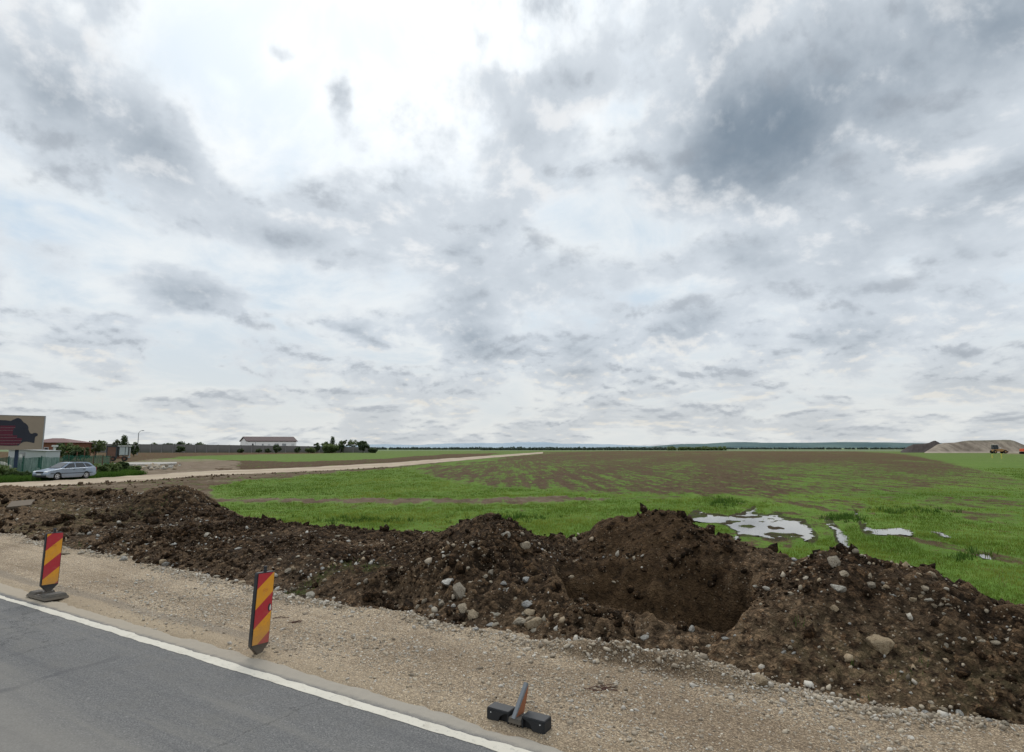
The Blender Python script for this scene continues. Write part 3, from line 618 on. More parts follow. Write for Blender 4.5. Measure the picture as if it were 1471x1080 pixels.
# ------------------------------------------------------------------ standing water
def water_material():
    m, g, b = material('muddy_water', 0.03, 0.5); p = g.pos()
    g.put(b.inputs['Base Color'], g.mix(g.noise(p, 1.2, 3), (0.10, 0.088, 0.066), (0.15, 0.13, 0.10)))
    b.inputs['IOR'].default_value = 1.9
    g.put(b.inputs['Normal'], g.bump(g.noise(p, 9, 3), 0.05, 0.01))
    return m
M_WATER = water_material()
for i, poly in enumerate(PUDDLE_PX):
    w = np.array([gp(a, b) for a, b in poly]); lo = w.min(0)-0.8; hi = w.max(0)+0.8; st = 0.04 if i < 5 else 0.10
    gx = np.arange(lo[0], hi[0], st); gy = np.arange(lo[1], hi[1], st); GX, GY = np.meshgrid(gx, gy, indexing='ij')
    qx, qy = to_px(GX, GY, np.zeros_like(GX))
    jn_ = fbm(GX*0.45, GY*0.45, 4, 101); jf_ = fbm(GX*1.7, GY*1.7, 3, 103)
    ins = in_poly(qx+8*jf_+2*jn_+3.0*vnoise(GX*7, GY*7, 9), qy+1.5*jf_+0.6*vnoise(GX*7, GY*7, 5), poly)
    cell = ins[:-1, :-1] & ins[1:, 1:]
    fc = grid_faces(len(gx), len(gy), cell); used = np.unique(fc); rem = np.full(GX.size, -1); rem[used] = np.arange(len(used))
    pts = np.stack([GX, GY, np.full_like(GX, 0.012)], -1).reshape(-1, 3)[used]
    if len(fc) == 0: continue
    structure(np_mesh('water', pts, rem[fc], M_WATER))

# ------------------------------------------------------------------ loose stuff: clods, grit, grass
def ico(sub):
    bm = bmesh.new(); bmesh.ops.create_icosphere(bm, subdivisions=sub, radius=1.0); bm.verts.ensure_lookup_table()
    V = np.array([v.co[:] for v in bm.verts]); Fc = np.array([[v.index for v in f.verts] for f in bm.faces]); bm.free(); return V, Fc
def lumpy(sub, seed, amt=0.35, flat=0.75, cuts=0):
    V, Fc = ico(sub); r = np.random.default_rng(seed)
    for k in range(5):
        d = r.normal(size=3); d /= np.linalg.norm(d); V = V*(1+amt*0.5*np.sin(2.2*(V@d)+r.uniform(0, 6)))[:, None]
    for k in range(cuts):                                   # chop flat facets as on broken stone
        d = r.normal(size=3); d /= np.linalg.norm(d); lim = r.uniform(0.48, 0.85); q = V@d; V = V-np.outer(np.clip(q-lim, 0, None), d)
    V = V*(1+amt*0.12*r.normal(size=len(V)))[:, None]; V[:, 2] *= flat
    return V, Fc
def rand_rot(n, tilt=0.5):
    a = rng.uniform(0, 2*np.pi, n); b = rng.normal(0, tilt, n); c = rng.normal(0, tilt, n)
    ca, sa, cb, sb, cc, sc = np.cos(a), np.sin(a), np.cos(b), np.sin(b), np.cos(c), np.sin(c)
    M = np.empty((n, 3, 3))
    M[:, 0, 0] = ca*cb; M[:, 0, 1] = ca*sb*sc-sa*cc; M[:, 0, 2] = ca*sb*cc+sa*sc
    M[:, 1, 0] = sa*cb; M[:, 1, 1] = sa*sb*sc+ca*cc; M[:, 1, 2] = sa*sb*cc-ca*sc
    M[:, 2, 0] = -sb; M[:, 2, 1] = cb*sc; M[:, 2, 2] = cb*cc
    return M
def scatter(name, protos, x, y, z, size, mat, stretch=0.3, tilt=0.5, smooth=True, extra=None):
    n = len(x); Vs, Fs, T = [], [], []; off = 0; which = rng.integers(0, len(protos), n); tone = rng.uniform(0, 1, n)
    for k, (PV, PF) in enumerate(protos):
        i = np.where(which == k)[0]
        if len(i) == 0: continue
        S = size[i, None]*(1+stretch*rng.uniform(-1, 1, (len(i), 3)))
        W = np.einsum('nij,nkj->nki', rand_rot(len(i), tilt), PV[None]*S[:, None, :])+np.stack([x[i], y[i], z[i]], -1)[:, None, :]
        Vs.append(W.reshape(-1, 3)); Fs.append((PF[None]+(np.arange(len(i))*len(PV))[:, None, None]+off).reshape(-1, 3)); off += len(i)*len(PV)
        T.append(np.repeat(tone[i], len(PV)))
    at = {'tone': np.concatenate(T)}
    if extra: at.update({k: np.full(off, v) for k, v in extra.items()})
    return np_mesh(name, np.concatenate(Vs), np.concatenate(Fs), mat, at, smooth)
def stone_material(name, per_object, stops=None):
    m, g, b = material(name, 0.9, 0.12); p = g.obj() if per_object else g.pos()
    t = g.rnd() if per_object else g.attr('tone')
    n = g.noise(p, 3.0 if per_object else 40.0, 5, 0.65); f = g.noise(p, 9.0 if per_object else 120.0, 4, 0.7)
    c = g.ramp(t, stops or ([(0.0, (0.24, 0.205, 0.16)), (0.25, (0.40, 0.345, 0.265)), (0.5, (0.38, 0.290, 0.185)), (0.72, (0.48, 0.445, 0.375)), (0.88, (0.37, 0.365, 0.35)), (1.0, (0.62, 0.59, 0.53))] if per_object else [(0.0, (0.12, 0.100, 0.076)), (0.25, (0.26, 0.220, 0.165)), (0.5, (0.28, 0.213, 0.137)), (0.72, (0.34, 0.31, 0.26)), (0.88, (0.26, 0.255, 0.24)), (1.0, (0.44, 0.415, 0.365))]))
    c = g.mix(g.ss(n, 0.50, 0.68, 0, 0.75), c, g.mix(1.0, c, (0.50, 0.42, 0.33), 'MULTIPLY'))
    c = g.mix(g.ss(f, 0.52, 0.70, 0, 0.4), c, g.mix(1.0, c, (1.35, 1.33, 1.28), 'MULTIPLY'))
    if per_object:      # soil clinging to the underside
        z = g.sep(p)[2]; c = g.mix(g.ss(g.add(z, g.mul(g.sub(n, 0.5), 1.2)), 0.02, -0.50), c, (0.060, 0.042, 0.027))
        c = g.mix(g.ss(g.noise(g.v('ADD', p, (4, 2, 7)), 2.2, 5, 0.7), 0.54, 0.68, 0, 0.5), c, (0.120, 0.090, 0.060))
    g.put(b.inputs['Base Color'], c); g.put(b.inputs['Normal'], g.bump(g.add(n, f), 0.8, 0.10 if per_object else 0.004))
    return m
M_STONE = stone_material('field_stone', True); M_GRIT = stone_material('mixed_grit', False); M_PEB = stone_material('gravel_stones', False, [(0.0, (0.20, 0.165, 0.125)), (0.3, (0.30, 0.25, 0.19)), (0.6, (0.36, 0.305, 0.23)), (0.85, (0.33, 0.30, 0.26)), (1.0, (0.52, 0.485, 0.42))])
CLOD = [lumpy(2, s, 0.38, 0.72, 3) for s in range(8)]; CLODS = [lumpy(1, s+50, 0.46, 0.75, 2) for s in range(9)]
GRIT = [lumpy(0, s+70, 0.4, 0.62) for s in range(8)]; COB = [lumpy(1, s+90, 0.35, 0.66, 4) for s in range(8)]

def bank_points(n, ulo, uhi, seed, keep):
    r = np.random.default_rng(seed); u = ulo+(uhi-ulo)*r.uniform(0, 1, n)**1.25; v = r.uniform(6.6, 14.0, n)
    top = np.interp(u, [-30, -3, 3, 7, 14, 20, 30, 40], [10.3, 10.3, 11.5, 12.6, 12.4, 13.2, 14.5, 15]); w = v-toe(u)
    z, pit, on = bank_h(u, v)
    ok = (w > 0.02) & (v < top+0.35) & (r.uniform(0, 1, n) < keep(u, v, pit)); u, v, z, pit = u[ok], v[ok], z[ok], pit[ok]
    x, y = uv2xy(u, v); return x, y, z, r, u, v
def clod_keep(u, v, pit): return np.clip(0.25+0.9*vnoise(u*0.9, v*0.9, 201)+0.5*vnoise(u*3, v*3, 202), 0.04, 1)*(1-0.85*pit)*(1-0.4*gauss(u, v, 3.4, 10.8, 1.5, 0.9, 1.0, 0, 1.5))
x, y, z, r, u, v = bank_points(42000, -4, 17, 1, clod_keep); s = np.clip(0.013*(1-r.uniform(0, 1, len(x)))**-0.52, 0.013, 0.085)
stuff(scatter('soil_clods', CLODS, x, y, z+0.02*s, s, M_SOIL, 0.35, 0.8), 'loose dark clods of turned soil covering the earth bank', 'soil clods')
x, y, z, r, u, v = bank_points(380, -4, 20, 2, clod_keep); s = r.uniform(0.04, 0.095, len(x))
stuff(scatter('soil_clods', CLOD, x, y, z-0.25*s, s, M_SOIL, 0.35, 0.8), 'larger broken lumps of dark earth on the bank', 'soil clods')
x, y, z, r, u, v = bank_points(6000, 15, 36, 3, clod_keep); s = np.clip(0.035*(1-r.uniform(0, 1, len(x)))**-0.5, 0.03, 0.18)
stuff(scatter('soil_clods', CLODS, x, y, z+0.1*s, s, M_SOIL, 0.35, 0.8), 'dark clods of earth on the far left end of the bank', 'soil clods')
# jagged crest of the bank and its rim of turned clods towards the grass
r = np.random.default_rng(12); n = 2600; u = r.uniform(-3.5, 17, n); v = np.interp(u, [-30, -3, 3, 7, 14, 20, 30, 40], [10.3, 10.3, 11.5, 12.6, 12.4, 13.2, 14.5, 15])-0.15+r.normal(0, 0.28, n)
z = np.maximum(bank_h(u, v)[0], 0.0); s = np.clip(0.025*(1-r.uniform(0, 1, n))**-0.5, 0.02, 0.11); x, y = uv2xy(u, v)
stuff(scatter('soil_clods', CLODS, x, y, z+0.2*s, s, M_SOIL, 0.35, 0.8), 'ragged rim of soil clods where the bank meets the grass', 'soil clods')
# small pale stones in the soil
def grit_keep(u, v, pit): return np.clip(0.02+1.0*vnoise(u*0.8, v*0.8, 211)+0.5*sstep(v-toe(u), 1.6, 0.1)+0.55*gauss(u, v, 0.3, 9.0, 1.6, 1.2, 1.0)+0.5*gauss(u, v, 5.6, 7.7, 0.8, 0.9, 1)+0.4*sstep(u, 7, 10), 0.03, 1)*(1-0.93*pit)*(1-0.9*gauss(u, v, 3.4, 10.8, 1.5, 0.9, 1.0, 0, 1.5))
x, y, z, r, u, v = bank_points(11000, -4, 26, 4, grit_keep); s = np.clip(0.011*(1-r.uniform(0, 1, len(x)))**-0.55, 0.01, 0.045)
stuff(scatter('scattered_grit', GRIT+COB[:3], x, y, z+0.2*s, s, M_GRIT, 0.35, 0.7), 'small pale stones mixed all through the dark bank', 'grit')
# gravel: loose stones on the shoulder and the crest pushed against the bank
r = np.random.default_rng(5); n = 26000; u = -3.2+16*r.uniform(0, 1, n)**1.5; v = r.uniform(4.85, 7.5, n); ok = (v < toe(u)+0.05) & (r.uniform(0, 1, n) < np.clip(0.55+0.8*vnoise(u*1.2, v*1.2, 220), 0.1, 1)*np.clip((v-4.8)/0.4, 0.10, 1))
u, v = u[ok], v[ok]; s = np.clip(0.0072*(1-r.uniform(0, 1, len(u)))**-0.36, 0.007, 0.026); x, y = uv2xy(u, v)
stuff(scatter('loose_gravel', GRIT, x, y, gravel_z(u, v)+0.1*s, s, M_PEB, 0.35, 0.35), 'pale loose gravel strewn over the road shoulder', 'gravel')
n = 9000; u = -4+26*r.uniform(0, 1, n)**1.3; v = toe(u)-0.10+r.normal(0, 0.10, n); heap = np.exp(-((u-2.4)/1.2)**2)
ok = r.uniform(0, 1, n) < np.clip(0.35+0.9*vnoise(u*0.9, u*0, 231)+0.2, 0.12, 1); v = np.where(r.uniform(0, 1, n) < heap*0.75, 6.95-0.06*(u-2.4)+r.normal(0, 0.13, n), v); ok |= r.uniform(0, 1, n) < heap
u, v = u[ok], v[ok]; s = np.clip(0.0095*(1-r.uniform(0, 1, len(u)))**-0.42, 0.009, 0.034); x, y = uv2xy(u, v)
stuff(scatter('gravel_edge', GRIT[:4]+COB, x, y, np.maximum(gravel_z(u, v), bank_h(u, v)[0])+0.2*s, s, M_PEB, 0.35, 0.5), 'ridge of pale gravel pushed up along the foot of the earth bank', 'gravel')

def grass_material(name, dark, mid, light):
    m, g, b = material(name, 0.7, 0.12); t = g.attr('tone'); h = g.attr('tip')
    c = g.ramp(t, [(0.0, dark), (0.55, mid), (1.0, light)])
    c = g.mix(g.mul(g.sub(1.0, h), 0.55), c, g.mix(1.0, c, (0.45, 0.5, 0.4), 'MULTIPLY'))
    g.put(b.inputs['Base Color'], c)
    tr = g.n.new('ShaderNodeBsdfTranslucent'); g.put(tr.inputs[0], g.mix(1.0, c, (1.15, 1.15, 0.7), 'MULTIPLY'))
    mx = g.n.new('ShaderNodeMixShader'); mx.inputs[0].default_value = 0.42
    g.l.new(b.outputs[0], mx.inputs[1]); g.l.new(tr.outputs[0], mx.inputs[2]); g.l.new(mx.outputs[0], g.n['Material Output'].inputs[0])
    return m
M_GRASS = grass_material('young_crop', (0.066, 0.118, 0.018), (0.120, 0.176, 0.029), (0.220, 0.245, 0.056))
def blades(name, x, y, z, hgt, wid, mat, per=4, spread=0.05, lean=0.45, tone=None):
    n = len(x)*per; X0 = np.repeat(x, per)+rng.normal(0, 1, n)*np.repeat(spread*np.ones(len(x)), per); Y0 = np.repeat(y, per)+rng.normal(0, 1, n)*np.repeat(spread*np.ones(len(x)), per); Z0 = np.repeat(z, per)
    H = np.repeat(hgt, per)*rng.uniform(0.6, 1.25, n); W = np.repeat(wid, per); a = rng.uniform(0, 2*np.pi, n); l = rng.uniform(0.1, lean, n); b = rng.uniform(0, 2*np.pi, n)
    V = np.empty((n, 3, 3)); V[:, 0] = np.stack([X0-np.cos(a)*W, Y0-np.sin(a)*W, Z0-0.02], -1); V[:, 1] = np.stack([X0+np.cos(a)*W, Y0+np.sin(a)*W, Z0-0.02], -1)
    V[:, 2] = np.stack([X0+np.cos(b)*l*H, Y0+np.sin(b)*l*H, Z0+H], -1)
    tn = np.repeat(rng.uniform(0, 1, len(x)) if tone is None else tone, per)*0.7+0.3*rng.uniform(0, 1, n)
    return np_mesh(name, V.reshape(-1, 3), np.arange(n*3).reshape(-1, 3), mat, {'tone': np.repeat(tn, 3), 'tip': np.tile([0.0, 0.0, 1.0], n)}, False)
def crop(n, r0, r1, seed):
    r = np.random.default_rng(seed); a = np.radians(r.uniform(-44, 45, n)); q = r.uniform(0, 1, n); k = -0.35
    rr = (r0**k+(r1**k-r0**k)*q)**(1/k); x, y = rr*np.sin(a), rr*np.cos(a); u, v = xy2uv(x, y)
    top = np.interp(u, [-30, -3, 3, 7, 14, 20, 30, 40], [10.3, 10.3, 11.5, 12.6, 12.4, 13.2, 14.5, 15])
    z, s, pu, ba, tr = field_at(x, y); a_ = np.degrees(np.arctan2(x, y)); wt = FIELD_ATTR['wet'][np.clip(np.searchsorted(azd, a_), 0, nA-1), np.clip(np.searchsorted(rad, rr), 0, nR-1)]
    ok = (v > top+0.15+0.3*vnoise(u*2, v*2, 5)) & ((~pu) | (z > 0.016)) & (~tr) & (r.uniform(0, 1, n) > s*1.7-0.12) & (ba < 0.4) & ((wt < 0.5) | (r.uniform(0, 1, n) < 0.45))
    z = np.where(pu, z, z); return x[ok], y[ok], z[ok], rr[ok], r
x, y, z, rr, r = crop(190000, 8.2, 95, 21)
rowc = x*math.cos(R(20))-y*math.sin(R(20)); tone = np.clip(0.55+0.28*vnoise(rowc*1.6, rowc*0, 307)+0.8*fbm(x*0.28, y*0.28, 4, 301)+0.5*fbm(x*0.05, y*0.05, 2, 305)+0.35*fbm(x*1.6, y*1.6, 2, 302), 0, 1); hh = (0.036+0.045*np.clip(0.5+fbm(x*0.5, y*0.5, 3, 303), 0, 1))*np.clip((rr/14)**0.2, 0.9, 1.4)*np.where(field_at(x, y)[1] > 0.1, 0.45, 1.0)
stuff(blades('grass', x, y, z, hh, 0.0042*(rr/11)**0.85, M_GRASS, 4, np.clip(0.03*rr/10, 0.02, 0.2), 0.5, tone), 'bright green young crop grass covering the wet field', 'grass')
# coarser dark weed patches in the crop
pts = [(1040,722,26,6,60),(1215,745,30,5,70),(1390,800,40,7,14),(1310,735,60,5,60),(740,745,60,5,70),(520,748,80,4,70)]
wx, wy = [], []
for (a, b, ra, rb, n) in pts:
    for k in range(n):
        q = gp(a+rng.normal()*ra*0.5, b+rng.normal()*rb*0.5); wx.append(q[0]); wy.append(q[1])
wx, wy = np.array(wx), np.array(wy); u, v = xy2uv(wx, wy); ok = v > np.interp(u, [-30, -3, 3, 7, 14, 20, 30, 40], [10.3, 10.3, 11.5, 12.6, 12.4, 13.2, 14.5, 15])+0.3; wx, wy = wx[ok], wy[ok]
M_WEED = grass_material('dark_weed', (0.030, 0.070, 0.014), (0.055, 0.110, 0.022), (0.095, 0.150, 0.035))
stuff(blades('field_weeds', wx, wy, field_at(wx, wy)[0], np.full(len(wx), 0.15), np.full(len(wx), 0.014), M_WEED, 9, 0.06, 0.9), 'darker broad-leaved weeds growing in the crop', 'weeds')
x, y, z, r, u, v = bank_points(9000, -4, 30, 31, lambda u, v, p: (1-p)*np.clip(1.5*sstep(vnoise(u*0.5, v*0.5, 95)+0.5*vnoise(u*2, v*2, 96), 0.45, 0.9)*sstep(v-toe(u), 1.8, 0.2)+0.10*np.exp(-((u+0.2)/1.4)**2-((v-7.4)/0.5)**2)+0.25*np.exp(-((u+2.2)/1.0)**2-((v-7.0)/0.5)**2)+0.15*sstep(u, 15, 19)*sstep(vnoise(u*0.7, v*0.7, 97), 0, .5), 0, 1))
stuff(blades('bank_weeds', x, y, z, r.uniform(0.04, 0.11, len(x)), np.full(len(x), 0.0045), M_WEED, 5, 0.03, 0.9), 'sparse green weeds sprouting on the earth bank', 'weeds')

# ------------------------------------------------------------------ single stones
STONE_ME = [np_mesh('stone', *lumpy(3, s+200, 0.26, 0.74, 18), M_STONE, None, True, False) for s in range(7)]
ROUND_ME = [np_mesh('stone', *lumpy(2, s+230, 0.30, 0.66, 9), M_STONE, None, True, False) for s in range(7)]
for me in STONE_ME+ROUND_ME:
    me.set_sharp_from_angle(angle=R(24))
def stones(items, label, group=None, cat='stone', meshes=None):
    "items: photo x, y, width and height in photo pixels"
    hx, hy, hz = hits([i[0] for i in items], [i[1]+i[3]*0.30 for i in items])
    for k, (px_, py_, w, h) in enumerate(items):
        d = hy[k]; me = (meshes or STONE_ME)[int(rng.integers(0, 7))]
        o = bpy.data.objects.new('boulder' if cat == 'boulder' else 'stone', me); COL.objects.link(o)
        a = w*d/F/2*1.05; c = h*d/F/2*1.2; b = (a+c)*0.5*rng.uniform(0.85, 1.2)
        o.scale = (a, b, c/0.72); o.rotation_euler = (rng.normal(0, 0.16), rng.normal(0, 0.16), math.atan2(-hx[k], hy[k])+rng.normal(0, 0.35))
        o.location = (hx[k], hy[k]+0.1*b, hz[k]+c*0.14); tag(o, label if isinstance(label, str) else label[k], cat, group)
single = [((1265,922,38,28),'big pale angular boulder alone on the front slope of the right earth mound'),
 ((1199,806,20,26),'tan upright boulder standing on the very top of the right earth mound'),
 ((1213,822,17,14),'white rounded stone just below the upright boulder on the right mound'),
 ((1204,844,24,13),'grey tan flat stone half buried below the crest of the right mound'),
 ((1199,872,16,14),'grey pointed stone in the middle of the right mound face'),
 ((1094,976,24,17),'grey smooth stone lying on the gravel edge below the right mound'),
 ((994,902,10,15),'white upright stone at the front lip of the excavated pit'),
 ((660,847,21,31),'tall tan slab stone standing on the spur left of the pit'),
 ((665,873,17,19),'tan broken stone at the foot of the tall tan slab'),
 ((680,881,19,21),'pale grey angular stone touching the tan broken stone'),
 ((643,834,19,15),'blue grey flat stone up left of the tall tan slab'),
 ((747,890,25,14),'wide tan stone at the lower end of the spur beside the pit'),
 ((759,878,19,15),'tan cube-like stone above the wide tan stone'),
 ((770,891,22,20),'grey white angular stone, rightmost of the cluster under the spur'),
 ((757,866,22,15),'tan rounded stone topmost of the cluster under the spur'),
 ((756,781,15,17),'tan stone high on the ridge beside the pit left edge'),
 ((728,766,13,13),'tan stone at the top of the ridge left of the pit'),
 ((755,831,10,14),'narrow tan stone on the bare slope left of the pit'),
 ((705,821,9,15),'narrow leaning tan stone on the ridge face'),
 ((712,881,17,7),'flat white stone between the two stone clusters of the spur'),
 ((414,818,14,11),'white stone on dark soil just right of the middle striped board'),
 ((446,854,15,13),'cream stone on the gravel edge right of the middle striped board'),
 ((525,833,7,12),'small bright white splinter stone in the low middle bank'),
 ((486,770,12,6),'flat white stone on the low middle bank near the grass')]
stones([s[0] for s in single[:1]], [s[1] for s in single[:1]], None, 'boulder')
stones([s[0] for s in single[1:]], [s[1] for s in single[1:]], None, 'stone')
def cloud(seed, n, fx, fy, lo, hi, asp=0.75):
    r = np.random.default_rng(seed); out = []
    for k in range(n):
        t = r.uniform(); w = lo+(hi-lo)*r.uniform()**2.2; out.append((fx(t, r), fy(t, r), w, w*asp*r.uniform(0.75, 1.2)))
    return out
def line(pts, sx, sy):
    xs = [p[0] for p in pts]; ys = [p[1] for p in pts]; T = np.linspace(0, 1, len(pts))
    return (lambda t, r: float(np.interp(t, T, xs))+r.normal()*sx), (lambda t, r: float(np.interp(t, T, ys))+r.normal()*sy)
fx, fy = line([(1250,840),(1300,850),(1350,862),(1405,885)], 12, 9)
stones(cloud(1, 46, fx, fy, 6, 15), 'pale cobble in the loose stone spill on the right end of the right earth mound', 'cobbles spilled over the right mound', 'stone', ROUND_ME)
fx, fy = line([(1320,920),(1365,925),(1420,916),(1445,925)], 10, 5)
stones(cloud(2, 12, fx, fy, 7, 15), 'white stone in the short row low on the right end of the bank', 'white stones low on the right mound', 'stone', ROUND_ME)
fx, fy = line([(625,872),(660,885),(700,892),(745,896),(780,893)], 16, 12)
stones(cloud(3, 34, fx, fy, 5, 13), 'small pale stone among the rubble at the foot of the spur left of the pit', 'stones at the foot of the spur', 'stone', ROUND_ME)
fx, fy = line([(660,800),(690,815),(715,835),(745,860)], 14, 12)
stones(cloud(4, 14, fx, fy, 5, 11), 'small tan stone stuck in the face of the ridge left of the pit', 'stones in the ridge face', 'stone', ROUND_ME)
fx, fy = line([(1320,1012),(1350,1022),(1390,1030),(1440,1042)], 14, 5)
stones(cloud(5, 26, fx, fy, 6, 15), 'pale cobble heaped on the gravel edge at the right border of the view', 'cobbles on the right gravel edge', 'stone', ROUND_ME)
fx, fy = line([(100,792),(200,800),(300,825),(420,855)], 8, 4)
stones(cloud(6, 30, fx, fy, 5, 13), 'pale cobble along the gravel edge behind the two striped boards', 'cobbles along the left gravel edge', 'stone', ROUND_ME)
fx, fy = line([(60,745),(160,765),(280,790),(420,810),(560,840)], 30, 14)
stones(cloud(7, 34, fx, fy, 4, 9), 'small pale stone scattered over the low dark bank left of the spur', 'stones over the left bank', 'stone', ROUND_ME)
fx, fy = line([(800,905),(930,915),(1020,925),(1115,925),(1180,945)], 22, 9)
stones(cloud(8, 26, fx, fy, 5, 13), 'pale stone on the trampled soil between the pit and the gravel ridge', 'stones in front of the pit', 'stone', ROUND_ME)
fx, fy = line([(1120,850),(1200,880),(1300,950),(1420,970)], 40, 26)
stones(cloud(9, 20, fx, fy, 4, 8), 'small stone dotted over the dark face of the right earth mound', 'stones on the right mound face', 'stone', ROUND_ME)
# flat concrete slab on the left end of the bank

# dry stalks and straw among the crop
x, y, z, rr, r = crop(9000, 8.5, 60, 23)
M_STRAW = grass_material('dry_straw', (0.14, 0.10, 0.05), (0.24, 0.19, 0.095), (0.36, 0.30, 0.17))
stuff(blades('dry_stalks', x, y, z, r.uniform(0.04, 0.10, len(x)), 0.004*(rr/11)**0.85, M_STRAW, 2, 0.05, 1.4), 'thin dry straw stalks left among the green crop', 'straw')

# ------------------------------------------------------------------ things: helpers
def simple(name, col, rough=0.6, spec=0.35, metal=0.0, var=0.25, scale=3.0, dirt=None, bump=0.0):
    m, g, b = material(name, rough, spec); p = g.obj(); b.inputs['Metallic'].default_value = metal
    n = g.noise(p, scale, 6, 0.65); n2 = g.noise(p, scale*7, 4, 0.65)
    c = g.mix(g.mad(n, 0.7, g.mul(n2, 0.3)), tuple(v*(1-var) for v in col), tuple(v*(1+var) for v in col))
    if dirt:
        z = g.sep(g.pos())[2]
        c = g.mix(g.mul(g.ss(g.add(z, g.mul(g.sub(n, 0.5), dirt[1])), dirt[1], 0.0), dirt[2]), c, dirt[0])
    g.put(b.inputs['Base Color'], c)
    if bump: g.put(b.inputs['Normal'], g.bump(n2, bump, 0.01))
    return m
def empty(name, loc, rz=0.0, tilt=(0, 0)):
    o = bpy.data.objects.new(name, None); COL.objects.link(o); o.location = loc; o.rotation_euler = (tilt[0], tilt[1], rz); o.empty_display_size = 0.2; return o
class MB:
    "collects boxes, prisms and tubes into ONE mesh"
    def __init__(s): s.V = []; s.F = []
    def add(s, V, Fc):
        n = len(s.V); s.V += [tuple(v) for v in V]; s.F += [tuple(i+n for i in f) for f in Fc]; return s
    def box(s, x0, x1, y0, y1, z0, z1, top=None):
        tx = top or (0, 0)
        V = [(x0,y0,z0),(x1,y0,z0),(x1,y1,z0),(x0,y1,z0),(x0+tx[0],y0+tx[1],z1),(x1-tx[0],y0+tx[1],z1),(x1-tx[0],y1-tx[1],z1),(x0+tx[0],y1-tx[1],z1)]
        return s.add(V, [(3,2,1,0),(4,5,6,7),(0,1,5,4),(1,2,6,5),(2,3,7,6),(3,0,4,7)])
    def prism(s, poly, y0, y1, axis='y'):
        "polygon in x,z extruded along y (or x,y along z / y,z along x)"
        n = len(poly); mk = {'y': lambda p, t: (p[0], t, p[1]), 'z': lambda p, t: (p[0], p[1], t), 'x': lambda p, t: (t, p[0], p[1])}[axis]
        V = [mk(p, y0) for p in poly]+[mk(p, y1) for p in poly]
        return s.add(V, [tuple(range(n)), tuple(range(2*n-1, n-1, -1))]+[(i, i+n, (i+1) % n+n, (i+1) % n) for i in range(n)])
    def tube(s, a, b, r0, r1=None, k=10):
        a, b = Vector(a), Vector(b); r1 = r0 if r1 is None else r1; d = (b-a).normalized(); u = d.orthogonal().normalized(); w = d.cross(u)
        V = [a+(u*math.cos(t)+w*math.sin(t))*r0 for t in np.linspace(0, 2*math.pi, k, False)]+[b+(u*math.cos(t)+w*math.sin(t))*r1 for t in np.linspace(0, 2*math.pi, k, False)]
        return s.add(V, [tuple(range(k-1, -1, -1)), tuple(range(k, 2*k))]+[(i, (i+1) % k, (i+1) % k+k, i+k) for i in range(k)])
    def build(s, name, mat, parent=None, bevel=0.0, smooth=False, label=None):
        me = bpy.data.meshes.new(name); me.from_pydata(s.V, [], s.F); bm = bmesh.new(); bm.from_mesh(me)
        bmesh.ops.recalc_face_normals(bm, faces=bm.faces)
        if bevel: bmesh.ops.bevel(bm, geom=[e for e in bm.edges if len(e.link_faces) == 2 and e.calc_face_angle(0) > 0.45], offset=bevel, segments=2, affect='EDGES', clamp_overlap=True)
        bm.to_mesh(me); bm.free()
        if smooth:
            me.polygons.foreach_set('use_smooth', np.ones(len(me.polygons), bool)); me.set_sharp_from_angle(angle=R(40))
        me.materials.append(mat); o = bpy.data.objects.new(name, me); COL.objects.link(o)
        if parent: o.parent = parent
        if label: o['label'] = label
        return o
def copy_tree(o, parent=None):
    c = o.copy(); COL.objects.link(c)
    if parent: c.parent = parent
    for ch in o.children: copy_tree(ch, c)
    return c

# ------------------------------------------------------------------ striped delineators
M_BLACKP = simple('black_plastic', (0.022, 0.024, 0.027), 0.55, 0.4, var=0.35, scale=12, dirt=((0.16, 0.125, 0.09), 0.25, 0.6), bump=0.2)
M_RUBBER = simple('dusty_rubber', (0.055, 0.054, 0.052), 0.85, 0.25, var=0.45, scale=14, dirt=((0.20, 0.165, 0.125), 0.16, 0.65), bump=0.5)
def stripe_material():
    m, g, b = material('red_yellow_sheeting', 0.5, 0.4); p = g.obj(); x, y, z = g.sep(p)[:]
    q = g.add(g.sub(0.98, z), g.mul(g.sub(0.125, y), 0.84)); f = g.m('FRACT', g.m('DIVIDE', q, 0.466))
    s = g.ss(f, 0.476, 0.486); s = g.sub(s, g.ss(f, 0.993, 1.0))
    n = g.noise(p, 14, 5, 0.65); n2 = g.noise(p, 60, 4, 0.7)
    red = g.mix(n, (0.36, 0.018, 0.028), (0.46, 0.034, 0.045)); yel = g.mix(n, (0.62, 0.255, 0.016), (0.74, 0.345, 0.026))
    c = g.mix(s, red, yel)
    c = g.mix(g.ss(g.add(z, g.mul(g.sub(n, 0.5), 0.5)), 0.50, 0.08, 0.0, 0.42), c, (0.26, 0.19, 0.13)); c = g.mix(g.ss(n2, 0.58, 0.72, 0, 0.5), c, (0.16, 0.10, 0.065)); c = g.mix(g.ss(g.noise(p, 5, 5, 0.7), 0.52, 0.72, 0, 0.3), c, (0.34, 0.22, 0.15))
    c = g.mix(g.ss(g.noise(g.v('MULTIPLY', p, (1, 6, 0.7)), 9, 4, 0.6), 0.60, 0.75, 0, 0.25), c, (0.20, 0.14, 0.10))
    g.put(b.inputs['Base Color'], c); g.put(b.inputs['Normal'], g.bump(n2, 0.12, 0.002)); return m
M_STRIPE = stripe_material()
M_DECAL = simple('faded_red_print', (0.52, 0.15, 0.03), 0.6)
M_PALE = simple('pale_plastic', (0.55, 0.55, 0.54), 0.6)
